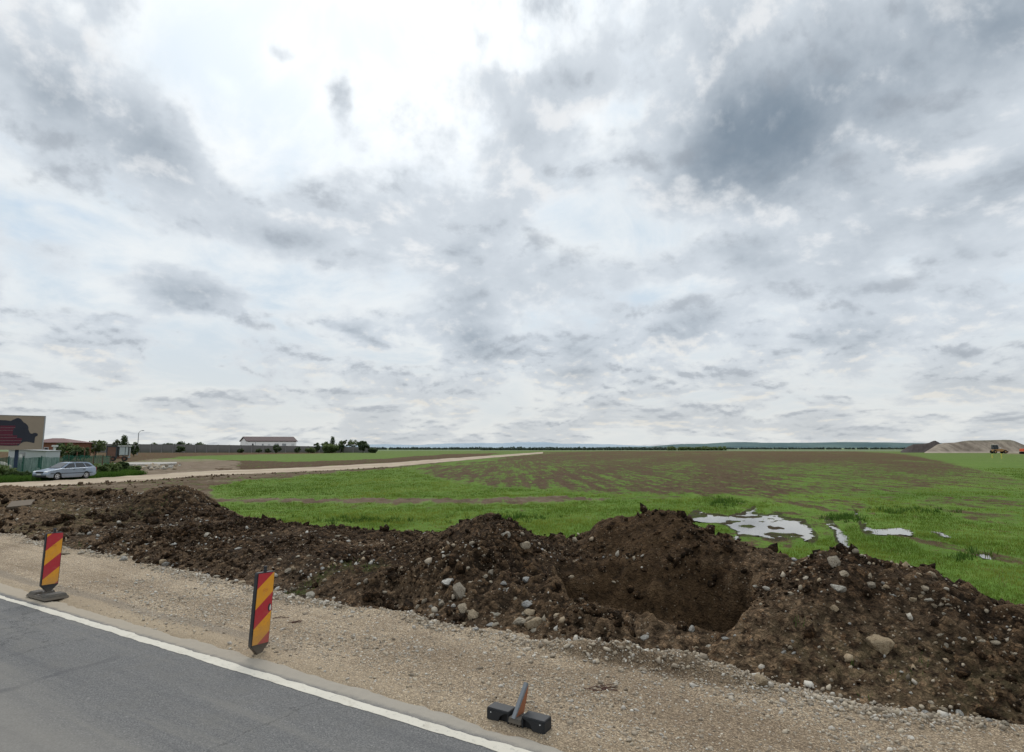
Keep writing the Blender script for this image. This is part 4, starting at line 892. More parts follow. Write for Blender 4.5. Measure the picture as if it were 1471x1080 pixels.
def ring(cx, cz, rx, rz, w, y0, y1, k=20):
    mb = MB(); V = []
    for t in np.linspace(0, 2*math.pi, k, False):
        for rr in (1.0, 1-w): V.append((y0, cx+math.cos(t)*rx*rr, cz+math.sin(t)*rz*rr))
    mb.add(V, [(2*i, 2*i+1, (2*i+3) % (2*k), (2*i+2) % (2*k)) for i in range(k)]); return mb
def board(root, foot_z, decal=True):
    "board in the local y,z plane, its striped face towards local -x; foot at z = foot_z"
    w, t, ch = 0.125, 0.032, 0.085
    out = [(-w, 0.12), (-w+ch, 0.03), (-0.022, 0.0), (0.022, 0.0), (w-ch, 0.03), (w, 0.12), (w, 0.965), (w-0.012, 0.98), (-w+0.012, 0.98), (-w, 0.965)]
    fr = MB().prism([(a, z+foot_z) for a, z in out], -t, t, 'x').build('board_frame', M_BLACKP, root, 0.006)
    face = [(-w+0.011, 0.135), (w-0.011, 0.135), (w-0.011, 0.968), (-w+0.011, 0.968)]
    f = MB().prism([(a, z+foot_z) for a, z in face], -t-0.004, -t+0.002, 'x').build('striped_face', M_STRIPE, root)
    bk = MB().prism([(a, z+foot_z) for a, z in face], t-0.002, t+0.004, 'x').build('striped_face', M_STRIPE, root)
    h = MB().box(-0.012, 0.012, -0.02, 0.02, foot_z+0.978, foot_z+1.035, (0.003, 0.005)).tube((0, -0.024, foot_z+1.04), (0, 0.024, foot_z+1.04), 0.012)
    h.build('carry_handle', M_BLACKP, root, 0.003)
    if decal:       # faded maker's ring with illegible print in the upper yellow stripe
        d = ring(0.0, foot_z+0.765, 0.034, 0.024, 0.12, -t-0.0052, 0)
        for k in range(5): d.add([(-t-0.0052, -0.024+k*0.010, foot_z+0.758), (-t-0.0052, -0.018+k*0.010, foot_z+0.758), (-t-0.0052, -0.018+k*0.010, foot_z+0.772), (-t-0.0052, -0.024+k*0.010, foot_z+0.772)], [(0, 1, 2, 3)])
        d.build('printed_mark', M_DECAL, f)
    return fr, f
FACE = ROADROT+math.pi              # local +x looks down the road towards the near right, local -x ... turned below
def foot(root, L=0.355, Wd=0.175, h=0.085):
    "recycled rubber foot: slab with two raised end blocks and a middle socket, long side along local x"
    MB().box(-L, L, -Wd, Wd, 0.0, 0.045, (0.012, 0.012)).build('foot_slab', M_RUBBER, root, 0.006)
    for sx in (-1, 1): MB().box(min(sx*0.10, sx*(L-0.02)), max(sx*0.10, sx*(L-0.02)), -Wd+0.02, Wd-0.02, 0.043, h, (0.02, 0.02)).build('foot_block', M_RUBBER, root, 0.008)
    MB().box(-0.06, 0.06, -0.075, 0.075, 0.043, h+0.012, (0.008, 0.008)).build('socket', M_BLACKP, root, 0.004)
    for sy in (-1, 1): MB().box(-0.035, 0.035, sy*0.13-0.022, sy*0.13+0.022, 0.044, 0.060, (0.005, 0.005)).build('grip_slot', M_BLACKP, root)
ROAD_FACING = math.atan2(-DU[1], -DU[0])
def place_delineator(px, py, z0, label, with_foot, lean, yaw=0.0, group='striped delineators along the road edge'):
    x, y = gp(px, py, 0.0); root = empty('traffic_delineator', (x, y, z0), ROAD_FACING+math.pi+yaw, lean); tag(root, label, 'delineator', group); return root
d1 = place_delineator(68.0, 858.5, 0.012, 'red and yellow striped board on a dusty rubber foot, left end of the row', True, (R(1.3), R(0.5)))
foot(d1); board(d1, 0.075)
d2 = place_delineator(370, 938.5, 0.0, 'red and yellow striped board standing without a foot beside the white road line', False, (R(3.4), R(0.5)))
fr, f2 = board(d2, -0.02)
# hand hole at the right edge of the second board
ho = MB(); ho.add([(-0.0375, -0.084+math.cos(t)*0.023, 0.53+math.sin(t)*0.046) for t in np.linspace(0, 2*math.pi, 20, False)], [tuple(range(20))]); ho.build('hand_hole', M_BLACKP, f2)
ho = MB(); ho.add([(-0.0388, -0.094+math.cos(t)*0.012, 0.525+math.sin(t)*0.034) for t in np.linspace(0, 2*math.pi, 16, False)], [tuple(range(16))]); ho.build('hole_edge', M_PALE, f2)
# third: hollow black foot with a stub of a board seen edge-on
x, y = gp(745, 1041, 0.0); d3 = empty('traffic_delineator', (x, y, 0.012), ROADROT+math.pi); d3.scale = (0.9, 0.8, 0.74); tag(d3, 'black hollow plastic foot holding a broken orange board seen edge-on', 'delineator', 'striped delineators along the road edge')
L, Wd = 0.335, 0.085
M_HOLLOW = simple('deep_black', (0.008, 0.008, 0.009), 0.7); M_BLACKF = simple('black_foot_plastic', (0.020, 0.021, 0.023), 0.6, 0.35, var=0.4, scale=14)
sh = MB()
for sx in (-1, 1):
    a, b_ = (sx*0.075, sx*L); x0, x1 = min(a, b_), max(a, b_)
    sh.box(x0, x1, -Wd, Wd, 0.118, 0.142, (0.004, 0.004)).box(x0, x1, Wd-0.02, Wd, 0.0, 0.119).box(b_-sx*0.018 if sx > 0 else b_, b_ if sx > 0 else b_+0.018, -Wd, Wd, 0.0, 0.119)
    sh.box(a if sx > 0 else a-0.016, a+0.016 if sx > 0 else a, -Wd, Wd, 0.0, 0.119)
sh.build('foot_shell', M_BLACKF, d3, 0.004)
ins = MB()
for sx in (-1, 1):
    x0, x1 = sorted((sx*0.09, sx*(L-0.019))); ins.box(x0, x1, -Wd+0.035, Wd-0.02, 0.002, 0.117)
ins.build('hollow', M_HOLLOW, d3)
for sx in (-1, 1):       # front lip: full at the outer end, cut away in an arch towards the middle
    pts = [(sx*(L-0.018), 0.0), (sx*(L-0.018), 0.117), (sx*0.09, 0.117), (sx*0.13, 0.103), (sx*0.175, 0.070), (sx*0.20, 0.0)]
    MB().prism(pts, -Wd-0.001, -Wd+0.016).build('front_lip', M_BLACKF, d3)
sc_ = MB()
for sx in (-1, 1): sc_.tube((sx*0.285, -Wd-0.004, 0.092), (sx*0.285, -Wd+0.002, 0.092), 0.007)
sc_.build('rivet', M_PALE, d3)
MB().box(-0.0745, 0.0745, -Wd-0.01, Wd, 0.03, 0.090, (0.004, 0.004)).build('socket', M_RUBBER, d3, 0.004)
for k in range(4): MB().box(-0.06+k*0.034, -0.046+k*0.034, -Wd-0.004, -Wd+0.02, 0.0, 0.030).build('socket_rib', M_BLACKP, d3)
st = empty('board_stub_pivot', (0, 0, 0)); bpy.data.objects.remove(st)
M_ORANGE = simple('faded_orange_sheeting', (0.30, 0.115, 0.055), 0.6, var=0.35, scale=12)
M_GREYED = simple('weathered_grey_plastic', (0.17, 0.18, 0.19), 0.6, var=0.2, scale=15)
stub = MB().prism([(-0.13, 0.0), (0.055, 0.0), (0.105, 0.20), (0.118, 0.335), (0.085, 0.36)], -0.021, 0.021, 'x').build('board_stub', M_GREYED, d3, 0.004)
stub.location = (-0.005, 0.03, 0.089); stub.rotation_euler = (0, R(4), R(-5))
sf = MB().prism([(-0.10, 0.012), (0.048, 0.012), (0.096, 0.20), (0.108, 0.325)], 0.0205, 0.0235, 'x').build('striped_face', M_ORANGE, stub)

# small litter on the shoulder
M_TWIG = simple('dry_twig', (0.075, 0.035, 0.025), 0.9)
def twig(px, py, n, spread, label, seed):
    x, y = gp(px, py); z = float(gravel_z(*[np.array(v) for v in xy2uv(x, y)])); r = random.Random(seed); mb = MB()
    for k in range(n):
        a = r.uniform(-0.5, 0.5); cx, cy = r.gauss(0, spread), r.gauss(0, spread*0.5); l = r.uniform(0.05, 0.11)
        mb.tube((cx-math.cos(a)*l, cy-math.sin(a)*l, 0.006), (cx+math.cos(a)*l, cy+math.sin(a)*l, 0.012+r.uniform(0, 0.02)), 0.005, 0.003, 5)
    o = mb.build('twig', M_TWIG, None); o.location = (x, y, z); tag(o, label, 'twig')
twig(868, 992, 9, 0.07, 'small spray of dark reddish twigs on the gravel shoulder right of the middle', 1)
twig(424, 896, 5, 0.03, 'tiny brown scrap of twigs on the gravel right of the second board', 2)
twig(405, 890, 3, 0.03, 'thin dark splinter on the gravel just right of the second board', 3)

# ------------------------------------------------------------------ silver estate car by the fence
M_SILVER = simple('silver_paint', (0.24, 0.285, 0.35), 0.28, 0.5, 0.35, 0.05, 2.0, ((0.22, 0.18, 0.14), 0.55, 0.6))
M_GLASS = simple('car_glass', (0.018, 0.024, 0.030), 0.06, 0.6, var=0.2)
M_TRIM = simple('black_trim', (0.018, 0.018, 0.019), 0.6)
M_TYRE = simple('tyre_rubber', (0.022, 0.021, 0.020), 0.85)
M_ALLOY = simple('alloy_rim', (0.52, 0.52, 0.53), 0.35, 0.5, 0.5)
M_LAMP = simple('lamp_glass', (0.62, 0.64, 0.66), 0.12, 0.6); M_REDL = simple('red_lamp', (0.40, 0.015, 0.015), 0.2, 0.6)
def arc(cx, r, z0, a0, a1, k=9): return [(cx+r*math.cos(t), z0+r*math.sin(t)) for t in np.linspace(R(a0), R(a1), k)]
def make_car(loc, rz):
    c = empty('parked_car', loc, rz)
    prof = [(2.22,0.30),(2.27,0.48),(2.25,0.62),(2.14,0.73),(1.70,0.84),(1.05,0.95),(0.2,0.97),(-1.0,0.99),(-2.10,1.02),(-2.24,0.96),(-2.27,0.78),(-2.29,0.56),(-2.24,0.36),(-2.10,0.27)]
    prof += [(-1.72,0.24)]+[(x, z) for x, z in arc(-1.33, 0.37, 0.30, 188, -8)][0:]+[(-0.9,0.19),(0.85,0.19)]+[(x, z) for x, z in arc(1.30, 0.37, 0.30, 188, -8)]+[(1.72,0.22),(2.1,0.24)]
    ys = [-0.855, -0.82, -0.60, 0.60, 0.82, 0.855]
    def sl(y):
        k = abs(y); f = 1.0 if k < 0.7 else (0.995 if k < 0.83 else 0.975)
        return [(x*f, y, 0.6+(z-0.6)*(1.0 if k < 0.83 else 0.93)) if z > 0.6 else (x*f, y, z) for x, z in prof]
    mb = MB(); n = len(prof); V = []
    for y in ys: V += sl(y)
    Fc = []
    for i in range(len(ys)-1):
        for j in range(n): Fc.append((i*n+j, i*n+(j+1) % n, (i+1)*n+(j+1) % n, (i+1)*n+j))
    Fc += [tuple(range(n)), tuple(range(len(ys)*n-1, (len(ys)-1)*n-1, -1))]
    mb.add(V, Fc).build('body', M_SILVER, c, 0, True)
    # cabin: base outline and roof outline
    bx = [(1.02, 0.95), (0.22, 1.40), (-0.3, 1.455), (-1.45, 1.435), (-1.78, 1.38), (-2.17, 1.02)]
    yb, yt = 0.80, 0.60
    def yw(z): return yb+(yt-yb)*(z-0.96)/0.48
    V = [(x, -yw(z), z) for x, z in bx]+[(x, yw(z), z) for x, z in bx]; k = len(bx)
    MB().add(V, [tuple(range(k)), tuple(range(2*k-1, k-1, -1))]+[(i, i+k, (i+1) % k+k, (i+1) % k) for i in range(k)]).build('cabin', M_SILVER, c, 0.03, True)
    def side(poly, nm, s, mat=M_GLASS, par=c, e=0.006):
        V = [(x, s*(yw(z)+e), z) for x, z in poly]+[(x, s*(yw(z)-0.02), z) for x, z in poly]; q = len(poly)
        return MB().add(V, [tuple(range(q)), tuple(range(2*q-1, q-1, -1))]+[(i, i+q, (i+1) % q+q, (i+1) % q) for i in range(q)]).build(nm, mat, par)
    for s in (-1, 1):
        side([(0.72,1.00),(0.18,1.345),(-0.28,1.385),(-0.28,1.01)], 'window', s); side([(-0.36,1.01),(-0.36,1.388),(-1.10,1.375),(-1.28,1.03)], 'window', s); side([(-1.36,1.05),(-1.17,1.365),(-1.52,1.345),(-1.95,1.07)], 'window', s)
        for x0, x1 in ((0.92, -0.33), (-0.34, -1.28)):
            d = MB().prism([(x0, 0.30), (x0, 0.93), (x1, 0.945), (x1+(0.25 if x1 < -1 else 0), 0.30)], s*0.845, s*0.862).build('door', M_SILVER, c, 0.004)
            MB().box(x1+0.10, x1+0.30, min(s*0.86, s*0.885), max(s*0.86, s*0.885), 0.80, 0.835).build('door_handle', M_TRIM, d)
        MB().box(-1.9, 1.9, min(s*0.855, s*0.872), max(s*0.855, s*0.872), 0.52, 0.57).build('side_moulding', M_TRIM, c)
        mi = MB().box(0.55, 0.75, min(s*0.84, s*1.02), max(s*0.84, s*1.02), 0.97, 1.10, (0.03, 0.02)).build('wing_mirror', M_TRIM, c, 0.02)
        MB().tube((0.05, s*0.57, 1.475), (-1.45, s*0.57, 1.475), 0.018).build('roof_rail', M_TRIM, c)
        MB().prism([(2.20,0.58),(2.235,0.70),(2.13,0.765),(1.86,0.80),(1.92,0.64)], s*0.50, s*0.845).build('headlight', M_LAMP, c, 0.01)
        MB().box(-2.275, -2.15, min(s*0.62, s*0.83), max(s*0.62, s*0.83), 0.66, 0.98).build('tail_light', M_REDL, c, 0.01)
        for xw in (1.30, -1.33):
            w = MB().tube((xw, s*0.66, 0.31), (xw, s*0.86, 0.31), 0.31, 0.31, 28).build('wheel', M_TYRE, c, 0.02, True)
            rm = MB().tube((xw, s*0.855, 0.31), (xw, s*0.872, 0.31), 0.20, 0.19, 24)
            rm.build('rim', M_ALLOY, w, 0, True)
            sp = MB()
            for a in np.linspace(0, 2*math.pi, 5, False):
                dx, dz = math.cos(a+0.6), math.sin(a+0.6); sp.tube((xw+dx*0.09, s*0.874, 0.31+dz*0.09), (xw+dx*0.155, s*0.874, 0.31+dz*0.155), 0.035, 0.045, 8)
            sp.build('rim_gap', M_TRIM, w)
    MB().box(2.20, 2.285, -0.42, 0.42, 0.58, 0.72).build('grille', M_TRIM, c, 0.01); MB().box(2.19, 2.30, -0.80, 0.80, 0.26, 0.40).build('front_bumper', M_TRIM, c, 0.02)
    MB().box(2.286, 2.296, -0.26, 0.26, 0.44, 0.55).build('number_plate', M_PALE, c); MB().box(-2.33, -2.22, -0.80, 0.80, 0.36, 0.56).build('rear_bumper', M_SILVER, c, 0.03)
    for nm, (xa, za), (xb, zb) in (('windscreen', (0.98, 0.985), (0.26, 1.385)), ('rear_window', (-2.12, 1.07), (-1.82, 1.36))):
        nx, nz = (zb-za), -(xb-xa); l = math.hypot(nx, nz); sg = 1 if nm == 'windscreen' else 1
        nx, nz = nx/l*0.02, nz/l*0.02
        if nz < 0: nx, nz = -nx, -nz
        V = [(xa+nx, -0.70, za+nz), (xa+nx, 0.70, za+nz), (xb+nx, 0.55, zb+nz), (xb+nx, -0.55, zb+nz)]; V += [(x-2*nx, y, z-2*nz) for x, y, z in V]
        MB().add(V, [(0,1,2,3),(7,6,5,4),(0,4,5,1),(1,5,6,2),(2,6,7,3),(3,7,4,0)]).build(nm, M_GLASS, c)
    return c
cx_, cy_ = gp(93, 688.3); car = make_car((cx_, cy_, 0.0), math.atan2(-0.95, -0.31)); car.scale = (0.87, 0.90, 0.93)
tag(car, 'silver estate car parked on the dirt track beside the green net fence', 'car')

# ------------------------------------------------------------------ background: left settlement
M_BOARDBG = simple('sandy_print', (0.27, 0.215, 0.165), 0.8, var=0.22, scale=0.5)
M_DARKPR = simple('dark_print', (0.026, 0.028, 0.040), 0.8, var=0.4, scale=1.2); M_REDPR = simple('dark_red_print', (0.105, 0.018, 0.034), 0.8, var=0.4, scale=2); M_PINKPR = simple('pale_pink_print', (0.24, 0.115, 0.125), 0.8)
M_STEEL = simple('galvanised_steel', (0.30, 0.31, 0.32), 0.5, 0.4, 0.4); M_NAVY = simple('navy_paint', (0.018, 0.032, 0.065), 0.6)
M_WHITEW = simple('white_render', (0.52, 0.52, 0.51), 0.85, var=0.12, scale=0.8, dirt=((0.30, 0.27, 0.23), 0.9, 0.5)); M_GREYW = simple('pale_grey_panel', (0.40, 0.42, 0.43), 0.7, var=0.12, scale=1.2, dirt=((0.26, 0.25, 0.23), 0.7, 0.5))
M_DKWIN = simple('dark_window', (0.02, 0.023, 0.028), 0.15, 0.5); M_RUST = simple('rust', (0.13, 0.055, 0.035), 0.85, var=0.4, scale=6)
# billboard: panel runs from its right end nearer towards the left
pr = np.array((-42.6, 54.0)); dl = np.array((-0.83, -0.56)); dl /= np.linalg.norm(dl); LB = 9.0
bb = empty('billboard', (pr[0], pr[1], 0), math.atan2(dl[1], dl[0])); tag(bb, 'big sandy billboard with a dark map shape and red lettering at the left border', 'billboard')
zb0, zb1 = 2.32, 5.34
fside = 1.0     # local +y faces the camera side for this direction
MB().box(-0.0, LB, -0.22, 0.0, zb0, zb1).build('panel', M_BOARDBG, bb)
MB().box(-0.08, 0.0, -0.24, 0.02, zb0-0.02, zb1+0.04).box(0.0, LB, -0.24, 0.02, zb1, zb1+0.04).build('panel_frame', M_STEEL, bb)
for t in (1.75, 4.4, 7.4): MB().box(t-0.13, t+0.13, -0.42, -0.221, 0.0, zb1-0.3).build('leg', M_NAVY, bb)
def bpt(zx, zy):
    "zoomed photo coordinates on the billboard -> local x, z"
    px = zx/9.82; py = 590+zy/9.82; rx, ry, rz = ray(px, py)
    A = np.array([[rx, -dl[0]], [ry, -dl[1]]]); t, s = np.linalg.solve(A, pr); return s, CAMH+rz*t
sil = [(-60,150),(0,130),(80,133),(150,142),(200,120),(235,104),(260,100),(300,120),(330,160),(365,180),(390,205),(402,235),(400,260),(412,290),(425,315),(450,325),(475,312),(505,310),(535,325),(530,350),(500,365),(492,385),(485,455),(440,446),(380,435),(330,440),(290,460),(262,490),(120,494),(-60,488),(-160,430),(-230,330),(-160,230)]
sp = [bpt(*p) for p in sil]
MB().prism(sp, 0.001, 0.012).build('map_shape', M_DARKPR, bb)
pk = MB(); rr_ = random.Random(4)
for row, (y0, y1, x1) in enumerate([(208,232,215),(244,270,190),(282,334,178),(346,372,240),(386,414,310),(428,458,290),(468,488,240)]):
    xx = -200; red = MB()
    while xx < x1:
        w = rr_.uniform(16, 30); a = bpt(xx, y0); b = bpt(min(xx+w, x1), y1); red.box(min(a[0], b[0]), max(a[0], b[0]), 0.013, 0.017, b[1], a[1]); xx += w+rr_.uniform(3, 7)
    red.build('red_lettering', M_REDPR, bb)
    if row < 6:
        xx = -200
        while xx < x1-10:
            w = rr_.uniform(20, 60); a = bpt(xx, y1+3); b = bpt(min(xx+w, x1), y1+9); pk.box(min(a[0], b[0]), max(a[0], b[0]), 0.013, 0.016, b[1], a[1]); xx += w+rr_.uniform(1, 6)
pk.build('pale_lettering', M_PINKPR, bb)

def at(px, py, y): x, z = yp(px, py, y); return x, y, z
def face_cam(x, y): return math.atan2(-x, y)      # rotation that turns local +x to the right as seen from the road
# pale hut under the billboard
x0, _, z0 = at(27, 647.0, 60.0); x1 = at(74, 649, 60.0)[0]
hut = empty('site_hut', ((x0+x1)/2, 60.0, 0), R(10)); tag(hut, 'pale grey flat-roofed hut behind the green net under the billboard', 'hut'); hw = (x1-x0)/2
MB().prism([(-hw, 0.0), (hw, 0.0), (hw, 2.16), (-hw, 2.30)], -1.2, 1.2).build('wall', M_GREYW, hut)
MB().prism([(-hw-0.08, 2.301), (hw+0.08, 2.161), (hw+0.08, 2.22), (-hw-0.08, 2.36)], -1.3, 1.3).build('roof', M_STEEL, hut)
dr = MB().box(-hw+0.85, -hw+1.45, -1.24, -1.2, 0.1, 2.02).build('door', M_STEEL, hut); MB().box(-hw+1.0, -hw+1.25, -1.26, -1.241, 1.35, 1.85).build('pane', M_PALE, dr); MB().box(-hw+1.28, -hw+1.36, -1.28, -1.241, 0.95, 1.15).build('handle', M_TRIM, dr)
MB().box(hw-0.65, hw-0.45, -1.23, -1.2, 0.55, 1.55).build('window', M_DKWIN, hut)
vp = MB().tube((0, 0, 0), (0, 0, 2.6), 0.11, 0.11, 12).box(-0.24, 0.24, -0.16, 0.16, 2.6, 2.78).build('vent_pipe', M_WHITEW); vp.location = (at(79, 640, 64)[0], 64, 0); tag(vp, 'short white capped vent pipe rising behind the pale hut', 'vent pipe')
# heap of pale tarpaulin at the very left
hp = np_mesh('tarpaulin_heap', *(lambda V, f: (V*np.array((1.35, 0.9, 0.75)), f))(*lumpy(3, 500, 0.5, 0.8)), simple('pale_tarpaulin', (0.42, 0.38, 0.33), 0.8, var=0.5, scale=1.6)); hp.location = (at(2, 672, 57)[0], 57, 0.55); tag(hp, 'pale crumpled heap behind the net fence at the left border', 'heap')

# green net fence
def net_material():
    m, g, b = material('green_shade_net', 0.8, 0.2); p = g.obj(); n = g.noise(p, 1.1, 4, 0.6); w = g.noise(g.v('MULTIPLY', p, (4, 4, 0.8)), 2.0, 3, 0.6)
    g.put(b.inputs['Base Color'], g.mix(n, (0.012, 0.085, 0.060), (0.035, 0.155, 0.115)))
    tr = g.n.new('ShaderNodeBsdfTransparent'); mx = g.n.new('ShaderNodeMixShader'); g.put(mx.inputs[0], g.lin(w, 0.3, 0.7, 0.42, 0.80))
    g.l.new(tr.outputs[0], mx.inputs[1]); g.l.new(b.outputs[0], mx.inputs[2]); g.l.new(mx.outputs[0], g.n['Material Output'].inputs[0]); return m
M_NET = net_material()
def net(ptsy, top, label):
    P = [(at(px, 650, y)[0], y) for px, y in ptsy]; root = empty('net_fence', (P[0][0], P[0][1], 0)); tag(root, label, 'fence', 'green net fences by the hut')
    V, Fc = [], []; n = 60
    for i in range(n+1):
        s = i/n*(len(P)-1); k = min(int(s), len(P)-2); q = s-k; x = P[k][0]*(1-q)+P[k+1][0]*q; y = P[k][1]*(1-q)+P[k+1][1]*q
        sag = 0.03*math.sin(i*0.31)+0.015*math.sin(i*0.83); bl = 0.04*math.sin(i*0.6)
        V += [(x-P[0][0], y-P[0][1]+bl, 0.02), (x-P[0][0], y-P[0][1]-bl, top*0.55), (x-P[0][0], y-P[0][1], top+sag)]
        if i: o = 3*i; Fc += [(o-3, o, o+1, o-2), (o-2, o+1, o+2, o-1)]
    MB().add(V, Fc).build('net', M_NET, root, 0, True)
    return root, P
nf, P = net([(-70, 50), (0, 53), (50, 55.0), (92, 57)], 1.62, 'thin green net fence running across the front of the pale hut')
for i, px in enumerate((-40, 13, 34, 60, 92)):
    y = np.interp(px, (-70, 0, 50, 92), (50, 53, 55, 57)); MB().tube((at(px, 650, y)[0]-P[0][0], y-P[0][1]+0.05, 0), (at(px, 650, y)[0]-P[0][0], y-P[0][1]+0.05, 1.75), 0.045, k=8).build('post', simple('green_post', (0.02, 0.07, 0.06), 0.6) if i == 0 else bpy.data.materials['green_post'], nf)
nf2, P = net([(93, 62), (125, 60.5), (160, 60)], 1.72, 'denser green net fence on rusty posts right behind the silver car')
for px in (99, 110.5, 121, 135, 148, 159):
    y = np.interp(px, (93, 125, 160), (62, 60.5, 60)); h = {110.5: 2.1, 121: 2.35, 135: 2.1}.get(px, 1.8)
    MB().tube((at(px, 650, y)[0]-P[0][0], y-P[0][1]+0.05, 0), (at(px, 650, y)[0]-P[0][0], y-P[0][1]+0.05, h), 0.05, k=8).build('post', M_RUST, nf2)

# boxy machine on a pale slab beyond the net
mx_, my_, _ = at(172.5, 650, 100.0); mc = empty('site_machine', (mx_, my_, 0.25), face_cam(mx_, my_)*0.6); tag(mc, 'boxy grey work machine with pale glazed cab and brown open engine side', 'machine')
M_BROWN = simple('brown_engine', (0.14, 0.075, 0.055), 0.8, var=0.6, scale=2.5); M_DKG = simple('dark_grey_steel', (0.035, 0.040, 0.045), 0.5); M_CABG = simple('pale_cab_glass', (0.34, 0.37, 0.38), 0.25, 0.5)
MB().box(-1.70, -0.25, -0.8, 0.8, 0.75, 2.45).build('engine_side', M_BROWN, mc, 0.03)
MB().box(-1.75, -1.62, -0.86, -0.8, 0.7, 2.5).box(-0.42, -0.2, -0.86, -0.8, 0.5, 2.5).box(-1.75, -0.2, -0.86, -0.8, 2.38, 2.55).build('engine_frame', M_DKG, mc)
MB().box(-0.19, 1.35, -0.7, 0.8, 0.95, 2.45).build('cab', M_DKG, mc, 0.03)
MB().box(0.06, 0.86, -0.725, -0.701, 1.05, 2.36).build('windscreen', M_CABG, mc); MB().box(0.95, 1.28, -0.722, -0.701, 1.05, 2.36).build('window', M_CABG, mc)
MB().box(-0.24, 1.45, -0.85, 0.9, 2.451, 2.60).build('roof', M_PALE, mc, 0.03)
MB().box(-1.1, 1.3, -0.75, 0.75, 0.45, 0.74).build('chassis', M_RUST, mc, 0.03)
for x in (-0.75, 0.9):
    w = MB().tube((x, -0.95, 0.42), (x, -0.6, 0.42), 0.42, k=18).build('wheel', M_TYRE, mc, 0.03, True); MB().tube((x, -0.97, 0.42), (x, -0.951, 0.42), 0.18, k=14).build('rim', M_RUST, w)
MB().box(1.30, 1.62, -0.72, -0.5, 0.55, 0.80).box(1.5, 1.62, -0.72, -0.5, 0.8, 2.2).build('tool_arm', M_STEEL, mc)
M_CONC = simple('pale_concrete', (0.29, 0.27, 0.24), 0.9, var=0.2, scale=2, bump=0.4)
sx, sy = gp(203, 668.5); sb = MB().prism([(-4.3, -2.2), (2.6, -2.6), (4.6, 0.2), (3.3, 3.6), (-3.8, 3.1)], 0.0, 0.28, 'z').build('concrete_slab', M_CONC, None, 0.04); sb.location = (sx, sy, 0.02); sb.rotation_euler = (R(1.5), 0, R(8)); tag(sb, 'wide pale concrete slab on the ground below the boxy work machine', 'slab')
h = hits([29], [726]); sl2 = MB().prism([(-0.62, -0.40), (0.45, -0.46), (0.66, 0.34), (-0.38, 0.46)], -0.05, 0.05, 'z').build('concrete_slab', simple('dusty_concrete', (0.120, 0.094, 0.068), 0.9, var=0.25, scale=3, bump=0.4), None, 0.015)
sl2.scale = (0.62, 0.62, 0.8); sl2.location = (h[0][0], h[1][0], h[2][0]+0.05); sl2.rotation_euler = (R(17), R(-5), R(40)); tag(sl2, 'broken brownish concrete slab lying tilted at the far left end of the bank', 'slab')
# rubble beside the slab
r = np.random.default_rng(77); q = np.array([gp(a, b) for a, b in zip(r.normal(222, 14, 260), r.normal(671, 1.6, 260))]); s = r.uniform(0.08, 0.35, 260)
stuff(scatter('rubble', COB, q[:, 0], q[:, 1], 0.2*s, s, M_GRIT, 0.4, 0.5), 'low grey rubble strewn right of the pale concrete slab', 'rubble')
r = np.random.default_rng(78); ax = np.concatenate([r.uniform(-20, 330, 900), r.uniform(300, 600, 300)]); by = np.interp(ax, [t[0] for t in TRACK_PX], [t[2] for t in TRACK_PX])+np.abs(r.normal(0, 4.5, 1200))*np.interp(ax, (0, 300, 600), (1.3, 0.8, 0.5))
q = np.array([gp(a, b) for a, b in zip(ax, by)]); s = np.clip(0.03*(1-r.uniform(0, 1, 1200))**-0.45, 0.03, 0.13)
stuff(scatter('track_clods', CLODS, q[:, 0], q[:, 1], 0.3*s, s, M_SOIL, 0.4, 0.7, True, {'dry': 0.9}), 'dry brown clods thrown up along the near side of the dirt track', 'soil clods')

# ------------------------------------------------------------------ trees and shrubs
def leaf_material(name, a, b_, c_):
    m, g, b = material(name, 0.65, 0.25); t = g.attr('tone'); c = g.ramp(t, [(0.0, a), (0.55, b_), (1.0, c_)]); g.put(b.inputs['Base Color'], c)
    tr = g.n.new('ShaderNodeBsdfTranslucent'); g.put(tr.inputs[0], c); mx = g.n.new('ShaderNodeMixShader'); mx.inputs[0].default_value = 0.3
    g.l.new(b.outputs[0], mx.inputs[1]); g.l.new(tr.outputs[0], mx.inputs[2]); g.l.new(mx.outputs[0], g.n['Material Output'].inputs[0]); return m
M_LEAFD = leaf_material('dark_leaves', (0.024, 0.040, 0.015), (0.048, 0.075, 0.027), (0.085, 0.118, 0.045)); M_LEAFM = leaf_material('mid_leaves', (0.045, 0.070, 0.022), (0.085, 0.120, 0.038), (0.14, 0.175, 0.062)); M_LEAFP = leaf_material('pale_leaves', (0.075, 0.085, 0.05), (0.13, 0.145, 0.085), (0.20, 0.21, 0.13)); M_BARK = simple('bark', (0.06, 0.048, 0.038), 0.9)
def leaf_cloud(name, mat, clumps, per, leaf, parent=None):
    "clumps: x, y, z, r"
    cl = np.array(clumps); n = len(cl)*per; c = np.repeat(cl, per, 0); d = rng.normal(size=(n, 3)); d /= np.linalg.norm(d, axis=1)[:, None]
    P = c[:, :3]+d*(c[:, 3]*rng.uniform(0.25, 1.0, n)**0.6)[:, None]
    a = rng.normal(size=(n, 3)); a /= np.linalg.norm(a, axis=1)[:, None]; b = np.cross(a, rng.normal(size=(n, 3))); b /= np.linalg.norm(b, axis=1)[:, None]
    s = leaf*rng.uniform(0.6, 1.3, n)[:, None]; V = np.stack([P-a*s, P+b*s*0.55, P+a*s, P-b*s*0.55], 1).reshape(-1, 3)
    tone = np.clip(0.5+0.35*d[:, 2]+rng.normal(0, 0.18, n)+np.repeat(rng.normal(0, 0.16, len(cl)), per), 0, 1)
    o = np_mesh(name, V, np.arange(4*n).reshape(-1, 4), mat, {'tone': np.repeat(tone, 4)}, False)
    if parent: o.parent = parent
    return o
